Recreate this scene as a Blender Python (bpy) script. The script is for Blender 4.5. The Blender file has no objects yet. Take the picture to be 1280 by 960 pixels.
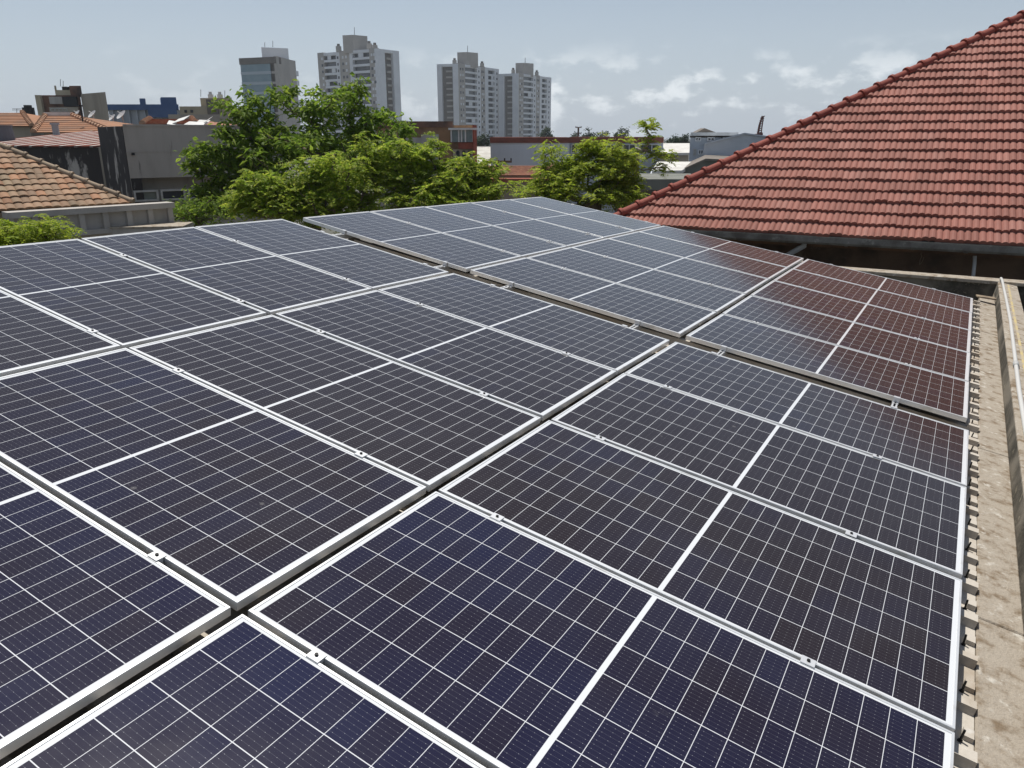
import bpy, bmesh, math, random
import numpy as np
from math import sin, cos, tan, atan, atan2, radians, sqrt, pi
from mathutils import Vector, Matrix

scene = bpy.context.scene
C = scene.collection
random.seed(7)
rng = np.random.default_rng(7)

# ---------------------------------------------------------------- camera, sky, sun, exposure
FOC = 961.17            # focal length in photo pixels (photo is 1280 x 960)
PITCH = radians(17.876)
H = 9.0                 # camera height above the street
cam_d = bpy.data.cameras.new('camera')
cam = bpy.data.objects.new('camera', cam_d)
C.objects.link(cam)
cam_d.sensor_width = 36.0
cam_d.lens = 36.0 * FOC / 1280.0
cam_d.clip_start = 0.05
cam_d.clip_end = 6000.0
cam.location = (0, 0, H)
cam.rotation_euler = (pi / 2 - PITCH, 0, 0)
scene.camera = cam

SUN_EL, SUN_AZ = radians(69), radians(-18)      # azimuth from +Y, negative = to the left
sun_vec = Vector((sin(SUN_AZ) * cos(SUN_EL), cos(SUN_AZ) * cos(SUN_EL), sin(SUN_EL)))

world = bpy.data.worlds.new('World')
scene.world = world
world.use_nodes = True
wn, wl = world.node_tree.nodes, world.node_tree.links
wn.clear()
sky = wn.new('ShaderNodeTexSky')
sky.sky_type = 'NISHITA'
sky.sun_disc = False
sky.sun_elevation = SUN_EL
sky.sun_rotation = SUN_AZ
sky.altitude = 20
sky.air_density = 1.0
sky.dust_density = 0.7
sky.ozone_density = 1.4


def wmath(op, a, b=None, c=None):
    n = wn.new('ShaderNodeMath')
    n.operation = op
    for k, x in enumerate((a, b, c)):
        if x is None:
            continue
        if isinstance(x, (int, float)):
            n.inputs[k].default_value = x
        else:
            wl.new(x, n.inputs[k])
    return n.outputs[0]


def wramp(x, lo, hi):
    n = wn.new('ShaderNodeMapRange')
    n.interpolation_type = 'SMOOTHSTEP'
    n.inputs[1].default_value = lo
    n.inputs[2].default_value = hi
    wl.new(x, n.inputs[0])
    return n.outputs[0]


hsv = wn.new('ShaderNodeHueSaturation')
hsv.inputs['Saturation'].default_value = 0.74
hsv.inputs['Value'].default_value = 0.90
wl.new(sky.outputs[0], hsv.inputs['Color'])
tc = wn.new('ShaderNodeTexCoord')
sep = wn.new('ShaderNodeSeparateXYZ')
wl.new(tc.outputs['Generated'], sep.inputs[0])
mp = wn.new('ShaderNodeMapping')
mp.inputs['Scale'].default_value = (1.0, 1.0, 1.9)
mp.inputs['Location'].default_value = (0.35, 0.1, 0.0)
wl.new(tc.outputs['Generated'], mp.inputs[0])
nz = wn.new('ShaderNodeTexNoise')
nz.inputs['Scale'].default_value = 19.0
nz.inputs['Detail'].default_value = 9.0
nz.inputs['Roughness'].default_value = 0.55
wl.new(mp.outputs[0], nz.inputs['Vector'])
nz2 = wn.new('ShaderNodeTexNoise')           # broad veils
nz2.inputs['Scale'].default_value = 4.0
nz2.inputs['Detail'].default_value = 5.0
wl.new(mp.outputs[0], nz2.inputs['Vector'])
elev = sep.outputs[2]
side = wmath('MULTIPLY_ADD', wramp(sep.outputs[0], -0.25, 0.05), 0.75, 0.25)
band = wmath('MULTIPLY', wmath('MULTIPLY', wramp(elev, -0.01, 0.015), wramp(elev, 0.115, 0.05)), side)
puffs = wmath('MULTIPLY', wramp(nz.outputs[0], 0.50, 0.66), band)
puffs = wmath('MULTIPLY', puffs, 0.85)
lowhaze = wmath('MULTIPLY', wramp(elev, 0.26, -0.01), 0.72)
veil = wmath('MULTIPLY', wmath('MULTIPLY', wramp(nz2.outputs[0], 0.46, 0.72), wramp(elev, 0.02, 0.5)), 0.30)
mix0 = wn.new('ShaderNodeMix')
mix0.data_type = 'RGBA'
wl.new(wmath('MAXIMUM', lowhaze, veil), mix0.inputs[0])
wl.new(hsv.outputs[0], mix0.inputs[6])
mix0.inputs[7].default_value = (5.9, 6.75, 7.9, 1)
mix = wn.new('ShaderNodeMix')
mix.data_type = 'RGBA'
wl.new(puffs, mix.inputs[0])
wl.new(mix0.outputs[2], mix.inputs[6])
mix.inputs[7].default_value = (10.0, 10.5, 10.8, 1)
bg = wn.new('ShaderNodeBackground')
bg.inputs['Strength'].default_value = 0.082
wl.new(mix.outputs[2], bg.inputs['Color'])
wo = wn.new('ShaderNodeOutputWorld')
wl.new(bg.outputs[0], wo.inputs['Surface'])

sun_d = bpy.data.lights.new('sun', 'SUN')
sun_d.energy = 4.1
sun_d.angle = radians(0.53)
sun_d.color = (1.0, 0.95, 0.87)
sun = bpy.data.objects.new('sun', sun_d)
C.objects.link(sun)
sun.location = (0, 0, 60)
sun.rotation_euler = (-sun_vec).to_track_quat('-Z', 'Y').to_euler()

scene.view_settings.view_transform = 'Standard'
scene.view_settings.look = 'None'
scene.view_settings.exposure = 0.2
scene.view_settings.gamma = 1.0
scene.view_settings.use_curve_mapping = False
try:
    scene.cycles.use_denoising = True
    scene.cycles.max_bounces = 6
    scene.cycles.transparent_max_bounces = 6
    scene.cycles.caustics_reflective = False
except Exception:
    pass

# ---------------------------------------------------------------- measuring helpers
_cp, _sp = cos(PITCH), sin(PITCH)


def ray(px, py):
    u, v = (px - 640) / FOC, (py - 480) / FOC
    return Vector((u, _cp - v * _sp, -_sp - v * _cp))


def at(px, py, Y):
    """Real place of a photo point that lies Y metres ahead."""
    d = ray(px, py)
    return d * (Y / d.y) + Vector((0, 0, H))


def at_z(px, py, z):
    d = ray(px, py)
    return d * ((z - H) / d.z) + Vector((0, 0, H))


# frame of our sloping roof: x down the slope, y across it, z its normal
PX = Vector((0.850016, -0.498478, -0.170271))
PY = Vector((0.504012, 0.863611, -0.012168))
PZ = PX.cross(PY).normalized()
PO = Vector((-5.052347, 3.366810, 8.270253))
ROOF = Matrix(((PX.x, PY.x, PZ.x, PO.x), (PX.y, PY.y, PZ.y, PO.y), (PX.z, PY.z, PZ.z, PO.z), (0, 0, 0, 1)))


def on_roof(v, u, z=0.0):
    return ROOF @ Vector((v, u, z))


# ---------------------------------------------------------------- materials
MATS = {}


class NT:
    def __init__(self, name):
        self.m = bpy.data.materials.new(name)
        self.m.use_nodes = True
        self.n, self.l = self.m.node_tree.nodes, self.m.node_tree.links
        self.n.clear()
        self.out = self.n.new('ShaderNodeOutputMaterial')

    def node(self, t, **kw):
        n = self.n.new(t)
        for k, x in kw.items():
            setattr(n, k, x)
        return n

    def set(self, sock, x):
        if x is None:
            return
        if isinstance(x, (int, float)):
            sock.default_value = x
        elif isinstance(x, (tuple, list)):
            sock.default_value = tuple(x) + ((1,) if len(x) == 3 and len(sock.default_value) == 4 else ())
        else:
            self.l.new(x, sock)

    def math(self, op, a, b=None, c=None, clamp=False):
        n = self.node('ShaderNodeMath', operation=op)
        n.use_clamp = clamp
        for k, x in enumerate((a, b, c)):
            self.set(n.inputs[k], x)
        return n.outputs[0]

    def ramp(self, x, lo, hi, smooth=True):
        n = self.node('ShaderNodeMapRange')
        if smooth:
            n.interpolation_type = 'SMOOTHSTEP'
        n.inputs[1].default_value = lo
        n.inputs[2].default_value = hi
        self.l.new(x, n.inputs[0])
        return n.outputs[0]

    def mix(self, f, a, b):
        n = self.node('ShaderNodeMix', data_type='RGBA')
        self.set(n.inputs[0], f)
        self.set(n.inputs[6], a)
        self.set(n.inputs[7], b)
        return n.outputs[2]

    def coord(self, which='Object', scale=(1, 1, 1), rot=(0, 0, 0)):
        t = self.node('ShaderNodeTexCoord')
        m = self.node('ShaderNodeMapping')
        m.inputs['Scale'].default_value = scale
        m.inputs['Rotation'].default_value = rot
        self.l.new(t.outputs[which], m.inputs[0])
        return m.outputs[0]

    def noise(self, vec, scale, detail=6, rough=0.6):
        n = self.node('ShaderNodeTexNoise')
        n.inputs['Scale'].default_value = scale
        n.inputs['Detail'].default_value = detail
        n.inputs['Roughness'].default_value = rough
        self.l.new(vec, n.inputs['Vector'])
        return n.outputs[0]

    def island(self):
        return self.node('ShaderNodeNewGeometry').outputs['Random Per Island']

    def principled(self, col, rough=0.8, metal=0.0, spec=0.4, bump=None, bump_d=0.01, coat=0.0):
        b = self.node('ShaderNodeBsdfPrincipled')
        self.set(b.inputs['Base Color'], col)
        self.set(b.inputs['Roughness'], rough)
        self.set(b.inputs['Metallic'], metal)
        self.set(b.inputs['Specular IOR Level'], spec)
        if coat:
            self.set(b.inputs['Coat Weight'], coat)
        if bump is not None:
            n = self.node('ShaderNodeBump')
            n.inputs['Distance'].default_value = bump_d
            n.inputs['Strength'].default_value = 0.7
            self.l.new(bump, n.inputs['Height'])
            self.l.new(n.outputs[0], b.inputs['Normal'])
        self.l.new(b.outputs[0], self.out.inputs[0])
        return b


def surf(name, c1, c2=None, scale=2.0, lo=0.4, hi=0.65, rough=0.85, metal=0.0, spec=0.3,
         stretch=(1, 1, 1), c3=None, s3=9.0, lo3=0.5, hi3=0.7, bump=0.0, bscale=30, isl=0.0, fine=0.10):
    """Weathered surface: base, a stain colour by noise, a second stain, fine grain and bump."""
    if name in MATS:
        return MATS[name]
    t = NT(name)
    vec = t.coord('Object', stretch)
    col = c1
    if c2 is not None:
        col = t.mix(t.ramp(t.noise(vec, scale, 8, 0.62), lo, hi), c1, c2)
    if c3 is not None:
        col = t.mix(t.ramp(t.noise(vec, s3, 7, 0.6), lo3, hi3), col, c3)
    if fine:
        g = t.noise(t.coord('Object'), 45, 5, 0.7)
        hs = t.node('ShaderNodeHueSaturation')
        t.set(hs.inputs['Color'], col if not isinstance(col, tuple) else col)
        t.l.new(t.math('MULTIPLY_ADD', g, 2 * fine, 1 - fine), hs.inputs['Value'])
        col = hs.outputs[0]
    if isl:
        hs = t.node('ShaderNodeHueSaturation')
        t.set(hs.inputs['Color'], col)
        t.l.new(t.math('MULTIPLY_ADD', t.island(), 2 * isl, 1 - isl), hs.inputs['Value'])
        col = hs.outputs[0]
    bm_ = t.noise(t.coord('Object'), bscale, 6, 0.65) if bump else None
    t.principled(col, rough, metal, spec, bm_, bump)
    MATS[name] = t.m
    return t.m


def solar_glass():
    """Half-cut cell module under glass: 2 x 12 x 6 cells, white gaps, busbars with solder pads."""
    t = NT('solar_cells')
    tx = t.node('ShaderNodeTexCoord')
    sp_ = t.node('ShaderNodeSeparateXYZ')
    t.l.new(tx.outputs['Object'], sp_.inputs[0])
    x, y = sp_.outputs[0], sp_.outputs[1]
    CX, CY, HALF = 0.0838, 0.1682, 0.0090
    xa = t.math('DIVIDE', t.math('SUBTRACT', t.math('ABSOLUTE', x), HALF), CX)
    ya = t.math('ADD', t.math('DIVIDE', y, CY), 3.0)

    def line(a, pitch, w):
        f = t.math('FRACT', a)
        d = t.math('MULTIPLY', t.math('MINIMUM', f, t.math('SUBTRACT', 1.0, f)), pitch)
        return t.math('LESS_THAN', d, w / 2)
    gaps = t.math('MAXIMUM', line(xa, CX, 0.0020), line(ya, CY, 0.0030))
    inside = t.math('MULTIPLY', t.math('MULTIPLY', t.math('GREATER_THAN', xa, 0.0), t.math('LESS_THAN', xa, 12.0)),
                    t.math('MULTIPLY', t.math('GREATER_THAN', ya, 0.0), t.math('LESS_THAN', ya, 6.0)))
    back = t.math('MAXIMUM', gaps, t.math('SUBTRACT', 1.0, inside))
    bars = line(t.math('MULTIPLY', ya, 9.0), CY / 9, 0.0010)
    pads = t.math('MULTIPLY', line(t.math('MULTIPLY_ADD', xa, 3.0, 0.5), CX / 3, 0.0024), line(t.math('MULTIPLY', ya, 9.0), CY / 9, 0.0020))
    # each cell its own tint
    cb = t.node('ShaderNodeCombineXYZ')
    t.l.new(t.math('FLOOR', t.math('MULTIPLY', t.math('ADD', xa, t.math('MULTIPLY', t.math('SIGN', x), 40.0)), 1.0)), cb.inputs[0])
    t.l.new(t.math('FLOOR', ya), cb.inputs[1])
    oi = t.node('ShaderNodeObjectInfo')
    t.l.new(t.math('MULTIPLY', oi.outputs['Random'], 91.0), cb.inputs[2])
    wnz = t.node('ShaderNodeTexWhiteNoise')
    t.l.new(cb.outputs[0], wnz.inputs['Vector'])
    wnz2 = t.node('ShaderNodeTexNoise')
    wnz2.inputs['Scale'].default_value = 1.1
    t.l.new(tx.outputs['Object'], wnz2.inputs['Vector'])
    tint = t.math('MULTIPLY_ADD', wnz.outputs['Value'], 0.45, t.math('MULTIPLY_ADD', wnz2.outputs[0], 1.6, -0.62), clamp=True)
    # view-angle colour shift painted in per panel: the object's colour carries how blue
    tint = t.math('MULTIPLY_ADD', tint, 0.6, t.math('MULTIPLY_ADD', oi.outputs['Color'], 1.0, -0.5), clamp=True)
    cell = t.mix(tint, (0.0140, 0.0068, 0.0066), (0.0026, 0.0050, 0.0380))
    grid = t.mix(t.math('MULTIPLY', bars, 0.10), cell, (0.5, 0.52, 0.55))
    grid = t.mix(t.math('MULTIPLY', pads, 0.32), grid, (0.6, 0.62, 0.65))
    col = t.mix(back, grid, (0.66, 0.68, 0.70))
    # dried dust: faint film and a few smears
    d1 = t.ramp(t.noise(tx.outputs['Object'], 6.5, 9, 0.72), 0.62, 0.80)
    d2 = t.noise(tx.outputs['Object'], 2.0, 5, 0.6)
    dust = t.math('ADD', t.math('MULTIPLY', d1, 0.10), t.math('MULTIPLY', t.ramp(d2, 0.35, 0.75), 0.012))
    vor = t.node('ShaderNodeTexVoronoi')
    vor.inputs['Scale'].default_value = 7.0
    cbv = t.node('ShaderNodeVectorMath', operation='ADD')
    t.l.new(tx.outputs['Object'], cbv.inputs[0])
    cbr = t.node('ShaderNodeCombineXYZ')
    t.l.new(t.math('MULTIPLY', oi.outputs['Random'], 57.0), cbr.inputs[0])
    t.l.new(cbr.outputs[0], cbv.inputs[1])
    t.l.new(cbv.outputs[0], vor.inputs['Vector'])
    sepc = t.node('ShaderNodeSeparateColor')
    t.l.new(vor.outputs['Color'], sepc.inputs[0])
    wob = t.math('MULTIPLY_ADD', t.noise(tx.outputs['Object'], 60.0, 4, 0.6), 0.10, -0.05)
    rad_ = t.math('MULTIPLY_ADD', sepc.outputs[1], 0.07, 0.05)
    spot = t.ramp(t.math('SUBTRACT', rad_, t.math('ADD', vor.outputs['Distance'], wob)), 0.0, 0.05)
    spot = t.math('MULTIPLY', spot, t.math('GREATER_THAN', sepc.outputs[0], 0.90))
    dust = t.math('ADD', dust, t.math('MULTIPLY', spot, 0.16), clamp=True)
    col = t.mix(dust, col, (0.46, 0.45, 0.42))
    rough = t.math('MULTIPLY_ADD', t.noise(tx.outputs['Object'], 8.0, 5, 0.6), 0.06, 0.115)
    b = t.principled(col, rough, 0.0, 0.5)
    b.inputs['IOR'].default_value = 1.52
    b.inputs['Sheen Weight'].default_value = 0.09          # sheen standing in for pale sky glare at grazing angles
    b.inputs['Sheen Roughness'].default_value = 0.28
    return t.m


def leaf_mat(name, c1, c2, c3, transl=0.45):
    t = NT(name)
    r = t.island()
    cr = t.node('ShaderNodeValToRGB')
    cr.color_ramp.elements[0].color = (*c1, 1)
    cr.color_ramp.elements[1].color = (*c3, 1)
    e = cr.color_ramp.elements.new(0.5)
    e.color = (*c2, 1)
    t.l.new(r, cr.inputs[0])
    nzz = t.noise(t.coord('Object'), 0.9, 3, 0.5)
    hs = t.node('ShaderNodeHueSaturation')
    t.l.new(cr.outputs[0], hs.inputs['Color'])
    t.l.new(t.math('MULTIPLY_ADD', nzz, 0.9, 0.55), hs.inputs['Value'])
    d = t.node('ShaderNodeBsdfPrincipled')
    t.l.new(hs.outputs[0], d.inputs['Base Color'])
    d.inputs['Roughness'].default_value = 0.55
    d.inputs['Specular IOR Level'].default_value = 0.22
    tr = t.node('ShaderNodeBsdfTranslucent')
    t.l.new(hs.outputs[0], tr.inputs['Color'])
    mx = t.node('ShaderNodeMixShader')
    mx.inputs[0].default_value = transl
    t.l.new(d.outputs[0], mx.inputs[1])
    t.l.new(tr.outputs[0], mx.inputs[2])
    t.l.new(mx.outputs[0], t.out.inputs[0])
    return t.m


M_GLASS = solar_glass()
M_FRAME = surf('anodised_frame', (0.84, 0.85, 0.85), (0.66, 0.65, 0.62), 7.0, 0.52, 0.74, rough=0.36, metal=0.55, spec=0.5, fine=0.03)
M_CLAMP = surf('clamp_metal', (0.72, 0.73, 0.74), rough=0.38, metal=0.45, spec=0.5, fine=0.04)
M_BOLT = surf('dark_bolt', (0.03, 0.03, 0.03), rough=0.5, metal=0.6, fine=0.0)
M_CONC = surf('stained_concrete', (0.37, 0.325, 0.265), (0.19, 0.14, 0.09), 10.0, 0.46, 0.68, c3=(0.55, 0.52, 0.46), s3=17, lo3=0.56, hi3=0.72, bump=0.012, bscale=60, fine=0.16)
M_CONC2 = surf('mouldy_concrete', (0.20, 0.18, 0.145), (0.05, 0.046, 0.036), 2.0, 0.38, 0.6, stretch=(1, 1, 1), c3=(0.3, 0.27, 0.2), s3=8, lo3=0.6, hi3=0.72, bump=0.01, bscale=50, fine=0.15)
M_DECK = surf('fibre_cement', (0.52, 0.48, 0.42), (0.38, 0.32, 0.25), 3.0, 0.42, 0.66, c3=(0.58, 0.56, 0.52), s3=11, lo3=0.6, hi3=0.72, bump=0.004, fine=0.12)
M_PIPE = surf('grey_plastic', (0.46, 0.47, 0.46), (0.36, 0.36, 0.34), 4, rough=0.5, fine=0.05)
M_WPIPE = surf('white_plastic', (0.56, 0.56, 0.54), rough=0.45, fine=0.04)
M_YELLOW = surf('yellow_lichen', (0.52, 0.42, 0.20), (0.40, 0.345, 0.27), 9, fine=0.15)
M_MOSS = surf('mossy_slab', (0.07, 0.065, 0.03), (0.16, 0.14, 0.08), 4, fine=0.2, bump=0.01)


# ---------------------------------------------------------------- object helpers
def tag(o, label=None, cat=None, group=None, kind=None):
    if label:
        o['label'] = label
    if cat:
        o['category'] = cat
    if group:
        o['group'] = group
    if kind:
        o['kind'] = kind
    return o


def thing(name, loc, label, cat, group=None, rot=None):
    o = bpy.data.objects.new(name, None)
    C.objects.link(o)
    if rot is not None:
        o.matrix_world = rot
    else:
        o.location = loc
    o.empty_display_size = 0.2
    return tag(o, label, cat, group)


def base_matrix(o):
    m = o.matrix_basis.copy()
    while o.parent is not None:
        o = o.parent
        m = o.matrix_basis @ m
    return m


class MB:
    """Collects world-space faces; obj() links them as ONE mesh object under a thing."""

    def __init__(self):
        self.v, self.f = [], []

    def add(self, vs, fs):
        b = len(self.v)
        self.v.extend([tuple(p) for p in vs])
        self.f.extend([tuple(b + i for i in q) for q in fs])
        return self

    def quad(self, a, b, c, d):
        return self.add([a, b, c, d], [(0, 1, 2, 3)])

    def box(self, o, a, b, c):
        o, a, b, c = Vector(o), Vector(a), Vector(b), Vector(c)
        vs = [o, o + a, o + a + b, o + b, o + c, o + a + c, o + a + b + c, o + b + c]
        return self.add(vs, [(0, 3, 2, 1), (4, 5, 6, 7), (0, 1, 5, 4), (1, 2, 6, 5), (2, 3, 7, 6), (3, 0, 4, 7)])

    def prism(self, pts, z0, z1):
        n = len(pts)
        vs = [(p[0], p[1], z0) for p in pts] + [(p[0], p[1], z1 if len(p) < 3 else p[2]) for p in pts]
        fs = [tuple(range(n))[::-1], tuple(range(n, 2 * n))] + [(i, (i + 1) % n, n + (i + 1) % n, n + i) for i in range(n)]
        return self.add(vs, fs)

    def tube(self, pts, r, n=8, r1=None, caps=True):
        pts = [Vector(p) for p in pts]
        m = len(pts)
        vs, fs = [], []
        for i, p in enumerate(pts):
            d = (pts[min(i + 1, m - 1)] - pts[max(i - 1, 0)]).normalized()
            a = d.orthogonal().normalized() if i == 0 else (a - d * a.dot(d)).normalized()
            b = d.cross(a)
            rr = r if r1 is None else r + (r1 - r) * i / (m - 1)
            for k in range(n):
                t = 2 * pi * k / n
                vs.append(p + (a * cos(t) + b * sin(t)) * rr)
        for i in range(m - 1):
            for k in range(n):
                fs.append((i * n + k, i * n + (k + 1) % n, (i + 1) * n + (k + 1) % n, (i + 1) * n + k))
        if caps:
            fs.append(tuple(range(n))[::-1])
            fs.append(tuple(range((m - 1) * n, m * n)))
        return self.add(vs, fs)

    def obj(self, name, mat, parent=None, smooth=False, fix=True, bevel=0.0):
        v = np.array([tuple(p) for p in self.v], dtype=float)
        if parent is not None:
            inv = np.array(base_matrix(parent).inverted())
            v = v @ inv[:3, :3].T + inv[:3, 3]
        me = bpy.data.meshes.new(name)
        me.from_pydata(v.tolist(), [], self.f)
        if fix:
            bm = bmesh.new()
            bm.from_mesh(me)
            bmesh.ops.recalc_face_normals(bm, faces=bm.faces)
            if bevel:
                bmesh.ops.bevel(bm, geom=bm.edges[:], offset=bevel, segments=1, affect='EDGES')
            bm.to_mesh(me)
            bm.free()
        me.materials.append(mat)
        if smooth:
            me.polygons.foreach_set('use_smooth', [True] * len(me.polygons))
        me.update()
        o = bpy.data.objects.new(name, me)
        C.objects.link(o)
        if parent is not None:
            o.parent = parent
        return o


def copy_tree(src, parent=None):
    c = src.copy()
    C.objects.link(c)
    if parent is not None:
        c.parent = parent
    for ch in list(src.children):
        copy_tree(ch, c)
    return c


# ---------------------------------------------------------------- ground
gm = MB()
R_ = 2200.0
gm.add([(-R_, -200, 0), (R_, -200, 0), (R_, 2400, 0), (-R_, 2400, 0)], [(0, 1, 2, 3)])
M_GROUND = surf('town_ground', (0.13, 0.125, 0.115), (0.09, 0.095, 0.07), 0.05, fine=0.15)
tag(gm.obj('ground', M_GROUND), kind='structure')

# ---------------------------------------------------------------- our building: sloping fibre-cement roof, gutter ledge, parapets
host = thing('solar_roof_building', None, 'low building whose ribbed grey roof carries all the solar panels', 'building', rot=ROOF)


def rbox(mb, v0, v1, u0, u1, z0, z1):
    """Box aligned with the roof slope."""
    o = on_roof(v0, u0, z0)
    return mb.box(o, PX * (v1 - v0), PY * (u1 - u0), PZ * (z1 - z0))


D0, D1, UA, UB = 0.66, 6.462, -1.6, 11.25
mb = MB()
prof = []
pitch = 0.30
u = UA
while u < UB:
    prof += [(u, -0.155), (u + 0.11, -0.155), (u + 0.125, -0.09), (u + 0.178, -0.09), (u + 0.193, -0.155)]
    u += pitch
prof.append((u, -0.155))
n = len(prof)
vs, fs = [], []
for v in (D0, 2.6, 4.6, D1):
    for (uu, zz) in prof:
        vs.append(on_roof(v, uu, zz - 0.0085 * max(0, uu - 4) * (1 - v / 7)))
for i in range(3):
    for k in range(n - 1):
        fs.append((i * n + k, i * n + k + 1, (i + 1) * n + k + 1, (i + 1) * n + k))
b0 = len(vs)
for v in (D0, D1):
    vs += [on_roof(v, prof[0][0], -0.28), on_roof(v, prof[-1][0], -0.28)]
fs.append(tuple(range(0, n)) + (b0 + 1, b0))
fs.append(tuple(range(3 * n, 4 * n)) + (b0 + 3, b0 + 2))
fs.append((b0, b0 + 1, b0 + 3, b0 + 2))
mb.add(vs, fs)
mb.obj('roof_sheet', M_DECK, host, fix=False)
# fixing bolts and mortar pads in the troughs along the ledge
k = 0
u = UA + 0.0
bolt_src = None
pad = MB()
while u < UB - 0.1:
    if k % 1 == 0:
        mb = MB()
        du = random.uniform(-0.015, 0.015)
        mb.tube([on_roof(6.422, u + du - .045, -0.113), on_roof(6.420 + random.uniform(-.006, .006), u + du - .04, -0.066)], 0.0045, 6)
        mb.tube([on_roof(6.422, u + du - .045, -0.112), on_roof(6.422, u + du - .045, -0.106)], 0.009, 6)
        mb.obj('fixing_bolt', M_BOLT, host)
        pad = MB()
        rbox(pad, 6.388, 6.4635, u + 0.125, u + 0.172 + du, -0.16, -0.076 + random.uniform(-.006, .005))
        pad.obj('rib_end', M_DECK, host)
        pad = MB()
        rbox(pad, 6.428, 6.461, u - 0.03 + du, u + 0.02 + du, -0.129, -0.092 + random.uniform(-.008, .006))
        pad.obj('mortar_pad', M_DECK, host)
    u += pitch
    k += 1
mb = MB()
rbox(mb, 6.384, 6.4655, UA, UB, -0.20, -0.112)
mb.obj('mortar_bed', M_DECK, host)
# ledge slabs
cuts = [-1.6, 1.05, 3.12, 5.38, 7.6, 9.4, 11.9]
for a, b in zip(cuts[:-1], cuts[1:]):
    mb = MB()
    dz = random.uniform(-0.004, 0.004)
    rbox(mb, 6.468, 6.652, a + 0.004, b - 0.004, -0.26, -0.105 + dz)
    mb.obj('ledge_slab', M_CONC, host, bevel=0.006)
mb = MB()
nseg = 30
for i in range(1):
    rbox(mb, 6.655, 6.90, -1.6, 12.6, -0.32, 0.035)
par = mb.obj('side_parapet', M_CONC, host, bevel=0.008)
mb = MB()
rbox(mb, 6.6525, 6.6545, -1.6, 12.55, -0.11, 0.018)
mb.obj('damp_render', M_CONC2, host)
# yellow lichen strip along the parapet top, mossy slab beyond it
mb = MB()
rbox(mb, 6.768, 6.792, 3.0, 12.5, 0.0352, 0.0375)
mb.obj('lichen_strip', M_YELLOW, host)
mb = MB()
rbox(mb, 6.905, 9.5, -1.6, 12.6, -0.55, -0.35)
mb.obj('lower_slab', M_MOSS, host)
# far parapet is level
fz = on_roof(6.70, 12.62, 0.035).z
ex = Vector((PX.x, PX.y, 0)).normalized()
ey = Vector((-ex.y, ex.x, 0))
fa = on_roof(6.95, 12.60, 0)
mb = MB()
mb.box((fa.x - ex.x * 6.4, fa.y - ex.y * 6.4, fz - 0.9), ex * 9.5, ey * 0.22, Vector((0, 0, 0.865)))
mb.obj('far_parapet', M_CONC2, host)
mb = MB()
mb.box((fa.x - ex.x * 6.4 - ey.x * .03, fa.y - ex.y * 6.4 - ey.y * .03, fz - 0.034), ex * 9.55, ey * 0.28, Vector((0, 0, 0.05)))
mb.obj('coping', M_CONC, host, bevel=0.006)
mb = MB()
rbox(mb, 1.0, 6.65, 11.256, 12.6, -0.75, -0.42)
mb.obj('valley_slab', M_CONC2, host)
# walls down to the street
mb = MB()
pts = [on_roof(D0 + .02, UA, -.45), on_roof(6.88, UA, -.45), on_roof(6.88, 12.55, -.8), on_roof(D0 + .02, 12.55, -.8)]
mb.prism(pts, 0.0, 0)
mb.obj('outer_wall', surf('host_wall', (0.36, 0.33, 0.28), (0.22, 0.2, 0.17), 0.8, c3=(0.12, 0.11, 0.09), s3=2.5, lo3=.55, hi3=.75), host)

# ---------------------------------------------------------------- solar panels
LP, WP = 2.085, 1.047
Zg = [[0.0029, 0.0023, 0.0026, 0.0052, 0.0058, -0.0042, -0.0163, -0.0209, -0.0322, -0.0448, -0.0606, -0.0781],
      [0.0002, 0.002, 0.0007, -0.0045, -0.0023, -0.0151, -0.0275, -0.0346, -0.0425, -0.0428, -0.0504, -0.0606],
      [-0.004, 0.0008, 0.0048, 0.0029, -0.0004, -0.0099, -0.0259, -0.0343, -0.0308, -0.0269, -0.0311, -0.0357],
      [-0.0089, -0.0056, -0.0028, 0.0033, 0.0185, 0.0057, -0.0042, -0.0126, -0.0142, -0.0164, -0.0203, -0.0233]]
gu = [0.011, 0.0123, 0.0118, 0.022, 0.0115, 0.0106, 0.0094, 0.011, 0.011, 0.011, 0.011, 0.0116]
gv = [0.0252, 0.025, 0.0225, 0.0121]
YGAP, XOFF = 0.285, -0.0097


def u_line(i):
    return i * 1.07 if i < 6 else 5 * 1.07 + YGAP + (i - 6) * 1.07


def build_panel():
    root = thing('solar_module', (0, 0, 0), 'x', 'solar panel', 'solar panels laid in three rows over the roof')
    a, b, w, h = LP / 2, WP / 2, 0.0095, 0.035
    mb = MB()
    ring = lambda x, y, z: [(-x, -y, z), (x, -y, z), (x, y, z), (-x, y, z)]
    c = 0.0012
    loops = [ring(a - 0.03, b - 0.03, -h), ring(a, b, -h), ring(a, b, -c), ring(a - c, b - c, 0), ring(a - w, b - w, 0), ring(a - w, b - w, -0.0045)]
    vs = [p for l in loops for p in l]
    fs = []
    for i in range(len(loops) - 1):
        for k in range(4):
            fs.append((4 * i + k, 4 * i + (k + 1) % 4, 4 * i + 4 + (k + 1) % 4, 4 * i + 4 + k))
    mb.add(vs, fs)
    mb.obj('frame', M_FRAME, root, fix=False)
    mb = MB()
    mb.box((-a + 0.004, -b + 0.004, -0.0085), (2 * a - 0.008, 0, 0), (0, 2 * b - 0.008, 0), (0, 0, 0.006))
    mb.obj('cell_glass', M_GLASS, root)
    return root


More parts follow.
